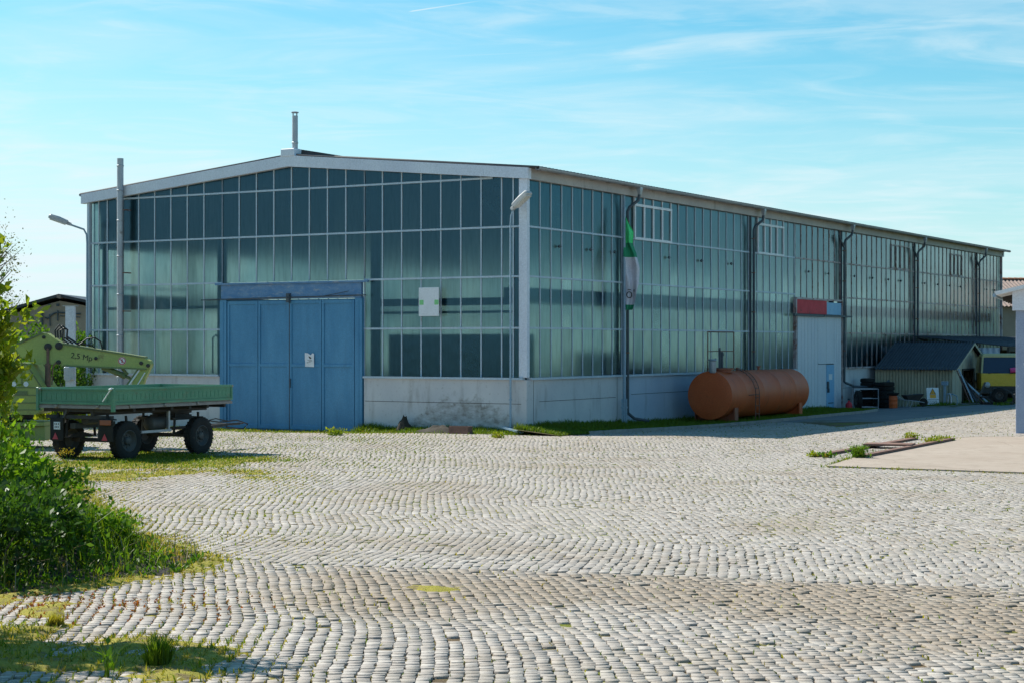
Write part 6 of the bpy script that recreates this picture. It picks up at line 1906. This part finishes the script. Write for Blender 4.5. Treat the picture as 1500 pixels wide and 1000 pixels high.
# ---- grass of the bank (nobody could count it)
def scatter(n, x0, x1, y0, y1, keep):
    X = RNG.uniform(x0, x1, n); Y = RNG.uniform(y0, y1, n)
    k = keep(X, Y)
    return X[k], Y[k]
X, Y = scatter(62000, -14.5, -3.6, 18, 44, lambda X, Y: inside(BANK, X, Y) & (np.abs(X) < Y * .3 + 1.8))
ed = edge_dist(BANK, X, Y)
hh = (.07 + .42 * sstep(.1, 1.3, ed)) * RNG.uniform(.45, 1.35, len(X)) * (1 + .5 * nz2(X, Y, .9))
tall = RNG.uniform(size=len(X)) < .02
hh = np.where(tall, hh * 1.8, hh)
P = np.stack([X, Y, bank_z(X, Y) - .01], 1)
dry = nz2(X, Y, .8, 3.3) + RNG.normal(0, .18, len(X)) - .75 * (ed - .35) > .05
for nm, sel, mt, lab in (('wild_grass', ~dry, MAT['grass_lush'], 'lush tangled grass covering the left bank'), ('dry_grass', dry, MAT['grass_dry'], 'yellowish grass along the edge of the left bank')):
    V, F = blades(P[sel], hh[sel], RNG.uniform(.010, .022, sel.sum()), RNG.uniform(.1, .9, sel.sum()))
    tag(np_mesh(nm, V, F, mt), lab, 'grass', kind='stuff')
# broad leaved weeds on the bank
X, Y = scatter(20000, -13, -3.8, 18.5, 40, lambda X, Y: inside(BANK, X, Y) & (np.abs(X) < Y * .3 + 1.5))
ed = edge_dist(BANK, X, Y); k = (RNG.uniform(size=len(X)) < .25 + .5 * sstep(.2, 1.5, ed)) & (nz2(X, Y, .7, 1.2) > -.15)
X, Y, ed = X[k], Y[k], ed[k]
n = len(X); idx = np.repeat(np.arange(n), 9)
hgt = (.05 + .38 * sstep(.2, 1.8, ed)) * RNG.uniform(.5, 1.2, n)
P = np.stack([X[idx] + RNG.normal(0, .035, n * 9), Y[idx] + RNG.normal(0, .035, n * 9), bank_z(X, Y)[idx] + 1.15 * hgt[idx] * RNG.uniform(.1, 1, n * 9)], 1)
V, F = leaves(P, RNG.normal(size=(n * 9, 3)) + np.array([0, 0, .5]), RNG.uniform(.04, .115, n * 9), .42)
tag(np_mesh('broadleaf_weeds', V, F, MAT['leaf_green']), 'broad leaved green weeds mixed into the bank grass', 'weeds', kind='stuff')
# dead stalks on the bank
X, Y = scatter(900, -8, -3.8, 18.5, 26, lambda X, Y: inside(BANK, X, Y))
n = len(X); P = np.stack([X, Y, bank_z(X, Y)], 1)
V, F = blades(P, RNG.uniform(.15, .5, n), RNG.uniform(.006, .012, n), RNG.uniform(.3, 1.6, n))
m_ = surf('dead_straw', (.30, .24, .15), (.22, .17, .11), rough=.9)
tag(np_mesh('dead_stalks', V, F, m_), 'dry grey brown stalks among the bank grass', 'stalks', kind='stuff')

# ---- grass and moss between the setts
def p_grass(X, Y):
    """how overgrown the joints are at a place, 0..1"""
    n1 = nz2(X, Y, .55, 2.0); n2 = nz2(X, Y, 1.6, 5.0)
    d = np.full(len(X), .015)
    # near left corner
    a = sstep(-2.9, -5.0, X + .22 * (Y - 14)) * sstep(19.5, 17.0, Y)
    d = np.maximum(d, a * (.75 + 1.3 * n1 + .8 * n2))
    b = np.exp(-((X + 3.3) / 1.3) ** 2 - ((Y - 14.9) / 1.1) ** 2)
    d = np.maximum(d, b * (.6 + .9 * n1 + .9 * n2))
    # along the bank
    ed = edge_dist(BANK, X, Y)
    d = np.maximum(d, np.exp(-ed / .35) * (.8 + .6 * n2))
    d = np.maximum(d, .30 * np.exp(-((X + 4.1) / 1.8) ** 2 - ((Y - 18.1) / 1.1) ** 2) * (1 + .5 * n2))
    d = np.maximum(d, sstep(-.225, -.285, X / Y) * (Y < 19.5) * (.6 + 1.0 * n2 + .6 * n1))
    # under and before the trailer
    c = np.exp(-((X + 8.6) / 2.7) ** 2 - ((Y - 40.6) / 2.6) ** 2)
    d = np.maximum(d, c * (1.05 + 1.0 * n1 + .6 * n2))
    c2 = np.exp(-((X + 7.6) / 3.2) ** 2 - ((Y - 36.2) / 1.7) ** 2)
    d = np.maximum(d, c2 * (.55 + 1.2 * n1 + .7 * n2))
    # before the gable and the blue door
    xl, yl = to_local(X, Y)
    e = sstep(1.5, .55, -xl) * (xl < 0) * (yl > -1) * (yl < 20)
    d = np.maximum(d, e * (.75 + .6 * n2))
    # left half of the yard in general
    d = np.maximum(d, .10 * sstep(2, -6, X) * (1 + 2 * n1))
    sdist = np.where(inside(SLAB, X, Y), 9.0, edge_dist(SLAB, X, Y))
    d = np.maximum(d, .55 * np.exp(-(sdist / .16) ** 2) * (Y < 45) * (1 + n2))
    # a single mossy patch
    f = np.exp(-((X + .90) / .42) ** 2 - ((Y - 19.6) / .40) ** 2)
    d = np.maximum(d, f * (.75 + 1.5 * n2 + .6 * n1))
    return np.clip(d, 0, 1)
C = SETTC
pg = p_grass(C[:, 0], C[:, 1])
# moss carpet that swallows the stones where it is thickest
st_ = .07
gx, gy = np.meshgrid(np.arange(-13.5, 4, st_), np.concatenate([np.arange(12.5, 23, st_), np.arange(23, 45, .16)]))
m0 = (np.abs(gx) < gy * .3 + 1.5)
pgm = np.zeros(gx.size); sel = m0.ravel()
pgm[sel] = p_grass(gx.ravel()[sel], gy.ravel()[sel]) + .22 * nz2(gx.ravel()[sel], gy.ravel()[sel], 4.2, 9)
zc_ = -.026 + .058 * np.clip((pgm - .20) / .5, -.6, 1) + .012 * np.array([noise.noise(Vector((a * 11, b * 11, 0))) for a, b in zip(gx.ravel(), gy.ravel())])
gid = np.arange(gx.size).reshape(gx.shape)
Fm = np.stack([gid[:-1, :-1], gid[:-1, 1:], gid[1:, 1:], gid[1:, :-1]], -1).reshape(-1, 4)
Fm = Fm[(pgm[Fm] > .16).any(1) & sett_ok(gx.ravel()[Fm[:, 0]], gy.ravel()[Fm[:, 0]])]
mm_ = surf('yellow_green_moss', (.25, .23, .02), (.33, .28, .035), (.17, .13, .05), scale=3.5, rough=.95, bmp=.8, fine=45, lo3=.5, hi3=.62, scale3=4)
tag(np_mesh('moss', np.stack([gx.ravel(), gy.ravel(), ground_z(gx.ravel(), gy.ravel()) + zc_], 1), Fm, mm_, smooth=True), 'yellow green moss carpet between the cobbles', 'moss', kind='stuff')
# tufts in the long joints
rep = RNG.poisson(pg * np.where(pg > .5, 32.0, np.where(pg > .25, 20.0, 10.0)) * np.where(C[:, 1] > 30, .8, 1.0))
idx = np.repeat(np.arange(len(C)), rep)
n = len(idx)
inj = RNG.uniform(size=n) < np.clip(1.15 - pg[idx] * 1.1, .25, 1)
X = C[idx, 0] + np.where(inj, .061 * RNG.choice([-1, 1], n) + RNG.normal(0, .010, n), RNG.uniform(-.09, .09, n))
Y = C[idx, 1] + RNG.uniform(-.09, .09, n)
redm = np.clip(1 - ((X + 4.1) / 1.9) ** 2 - ((Y - 18.0) / 1.35) ** 2, 0, 1) * (1 + 1.6 * nz2(X, Y, 1.5, 7)) > .10
redm &= RNG.uniform(size=n) < .8
P = np.stack([X, Y, ground_z(X, Y) - .02], 1)
hb = RNG.uniform(.03, .06, n) * (1 + 1.5 * pg[idx] * RNG.uniform(0, 1, n) ** 2)
hb *= np.where(((X + .9) / .9) ** 2 + ((Y - 19.6) / .9) ** 2 < 1, .4, 1)
lush = (RNG.uniform(size=n) < .22 + .35 * (Y > 38))
for nm, sel, mt, lab, sc, ws in (('joint_grass', ~redm & ~lush, MAT['grass_dry'], 'yellow green grass and moss filling the joints of the cobbles', 1.0, 1), ('joint_weeds', ~redm & lush, MAT['grass_lush'], 'short green grass between the cobbles', 1.25, 1), ('red_moss', redm, MAT['moss_red'], 'rust red moss in the cobble joints by the bank', .75, 1.6)):
    k = int(sel.sum())
    V, F = blades(P[sel], hb[sel] * sc, RNG.uniform(.008, .018, k) * ws * (1 + P[sel][:, 1] / 60), RNG.uniform(.1, 1.0, k))
    tag(np_mesh(nm, V, F, mt), lab, 'grass', kind='stuff')
# ---- verge by the long wall, and the strip at the gable foot
X, Y = [], []
n = 52000
xl = RNG.uniform(-.9, 27, n); yl = -RNG.uniform(0, 1, n) * verge_out(xl) * 1.02
p = np.array([CX, CY])[None] + xl[:, None] * np.array(U2[:2]) + yl[:, None] * np.array(U1[:2])
zz_ = ground_z(p[:, 0], p[:, 1]) + verge_bump(xl, yl) - .01
hh = RNG.uniform(.05, .15, n) * (1 + .9 * np.exp(yl / .5)) * (1 + .6 * nz2(p[:, 0], p[:, 1], .8))
V, F = blades(np.column_stack([p, zz_]), hh, RNG.uniform(.012, .024, n), RNG.uniform(.1, .9, n))
tag(np_mesh('verge_grass', V, F, MAT['grass_lush']), 'green grass on the verge under the long glass wall', 'grass', kind='stuff')
n = 9000
yl = RNG.uniform(-.3, 6.3, n); xl = -np.abs(RNG.normal(.1, .45, n)) - .05
p = np.array([CX, CY])[None] + xl[:, None] * np.array(U2[:2]) + yl[:, None] * np.array(U1[:2])
hh = RNG.uniform(.08, .34, n) * np.exp(xl / 1.1) * (1 + .7 * nz2(p[:, 0], p[:, 1], 1.1))
V, F = blades(np.column_stack([p, ground_z(p[:, 0], p[:, 1]) - .01]), hh, RNG.uniform(.014, .026, n), RNG.uniform(.1, .8, n))
tag(np_mesh('wall_grass', V, F, MAT['grass_lush']), 'ragged grass at the foot of the stained gable wall', 'grass', kind='stuff')
n = 6000
xl = RNG.uniform(29.5, 40, n); yl = -RNG.uniform(.3, 1, n) ** .7 * 7.2
p = np.array([CX, CY])[None] + xl[:, None] * np.array(U2[:2]) + yl[:, None] * np.array(U1[:2])
k = nz2(p[:, 0], p[:, 1], .5) > -.1
V, F = blades(np.column_stack([p, ground_z(p[:, 0], p[:, 1])])[k], RNG.uniform(.05, .2, k.sum()), RNG.uniform(.02, .035, k.sum()), RNG.uniform(.1, .8, k.sum()))
tag(np_mesh('yard_edge_grass', V, F, MAT['grass_lush']), 'short grass around the drum and sign before the shed', 'grass', kind='stuff')

# ---- single clumps one can point at
def clump(name, label, cat, px, py, r, h, n, mat, group=None, leafy=0, lmat=None, lean=.6):
    x, d = pxg(px, py)
    t = thing(name, label, cat, (x, d, gz((x, d)) - .01), 0, group)
    a = RNG.uniform(0, 2 * PI, n); q = r * .6 * np.sqrt(RNG.uniform(0, 1, n))
    P = np.stack([np.cos(a) * q, np.sin(a) * q, np.zeros(n)], 1)
    V, F = blades(P, RNG.uniform(.45, 1.1, n) * h, RNG.uniform(.008, .016, n), RNG.uniform(.1, lean, n))
    np_mesh('blades', V, F, mat, t)
    if leafy:
        P = np.stack([RNG.normal(0, r * .5, leafy), RNG.normal(0, r * .5, leafy), RNG.uniform(.02, h * .8, leafy)], 1)
        V, F = leaves(P, RNG.normal(size=(leafy, 3)) + np.array([0, 0, .6]), RNG.uniform(.05, .11, leafy), .5)
        np_mesh('leaves', V, F, lmat or MAT['leaf_green'], t)
    return t
clump('grass_tuft', 'tall dark green grass tuft standing alone on the near left cobbles', 'grass tuft', 232, 978, .17, .30, 420, MAT['grass_lush'], 'tufts on the near cobbles')
clump('grass_tuft', 'short brownish grass tuft left of the tall dark tuft', 'grass tuft', 82, 918, .12, .14, 260, MAT['grass_dry'], 'tufts on the near cobbles')
clump('weed_plant', 'thin green weed with two long upright blades near the bottom edge', 'weed', 158, 992, .06, .36, 14, MAT['grass_lush'], 'tufts on the near cobbles', 12, None, .5)
WG = 'weed clumps by the sunken rails'
for px, py, r, h, nb2, lf, lab in ((1192, 668, .17, .12, 120, 80, 'mossy weed clump at the left end of the rails'), (1211, 669, .18, .15, 130, 100, 'round weed clump second from the left by the rails'), (1258, 671, .26, .38, 300, 160, 'tallest bright green weed clump between the rails'), (1334, 643, .24, .22, 120, 100, 'dry brown weed clump at the far end of the rear rail'), (1364, 650, .26, .20, 150, 120, 'weed clump in the middle of the slab rail'), (1382, 646, .34, .18, 150, 130, 'wide weed clump at the far end of the slab rail')):
    clump('weed_clump', lab, 'weed', px, py, r, h, nb2, MAT['grass_lush'] if px in (1258,) else MAT['grass_dry'], WG, lf, MAT['leaf_green'] if px in (1258, 1211) else MAT['leaf_yellow'])
clump('weed_clump', 'low yellow weed lit by the sun before the rusty box', 'weed', 729, 638, .22, .20, 80, MAT['grass_dry'], None, 120, MAT['leaf_yellow'])
clump('weed_clump', 'green weed standing before the right edge of the blue door', 'weed', 492, 637, .35, .26, 160, MAT['grass_lush'], None, 120, MAT['leaf_yellow'])
# yellow flowering plant before the trailer
fx = pxg(97, 700)
fl_ = thing('flowering_plant', 'slender plant with bright yellow flowers before the trailer wheels', 'plant', (fx[0], fx[1], gz(fx) + .1))
mb = MB()
mb.tube([(0, 0, -.2), (.02, 0, .22), (0, 0, .46)], .008, 6); mb.tube([(.01, 0, .2), (.08, 0, .36), (.10, 0, .44)], .006, 6); mb.tube([(.01, 0, .15), (-.07, 0, .3), (-.08, 0, .42)], .006, 6)
mb.build('stem', MAT['leaf_green'], fl_)
P = np.concatenate([RNG.normal(c, (.035, .035, .03), (40, 3)) for c in ((0, 0, .47), (.10, 0, .45), (-.08, 0, .43))])
V, F = leaves(P, RNG.normal(size=(120, 3)), RNG.uniform(.02, .04, 120), .8)
ym_ = surf('yellow_petals', (.75, .52, .02), (.65, .45, .02), rough=.8, bmp=0)
np_mesh('flower_head', V, F, ym_, fl_)
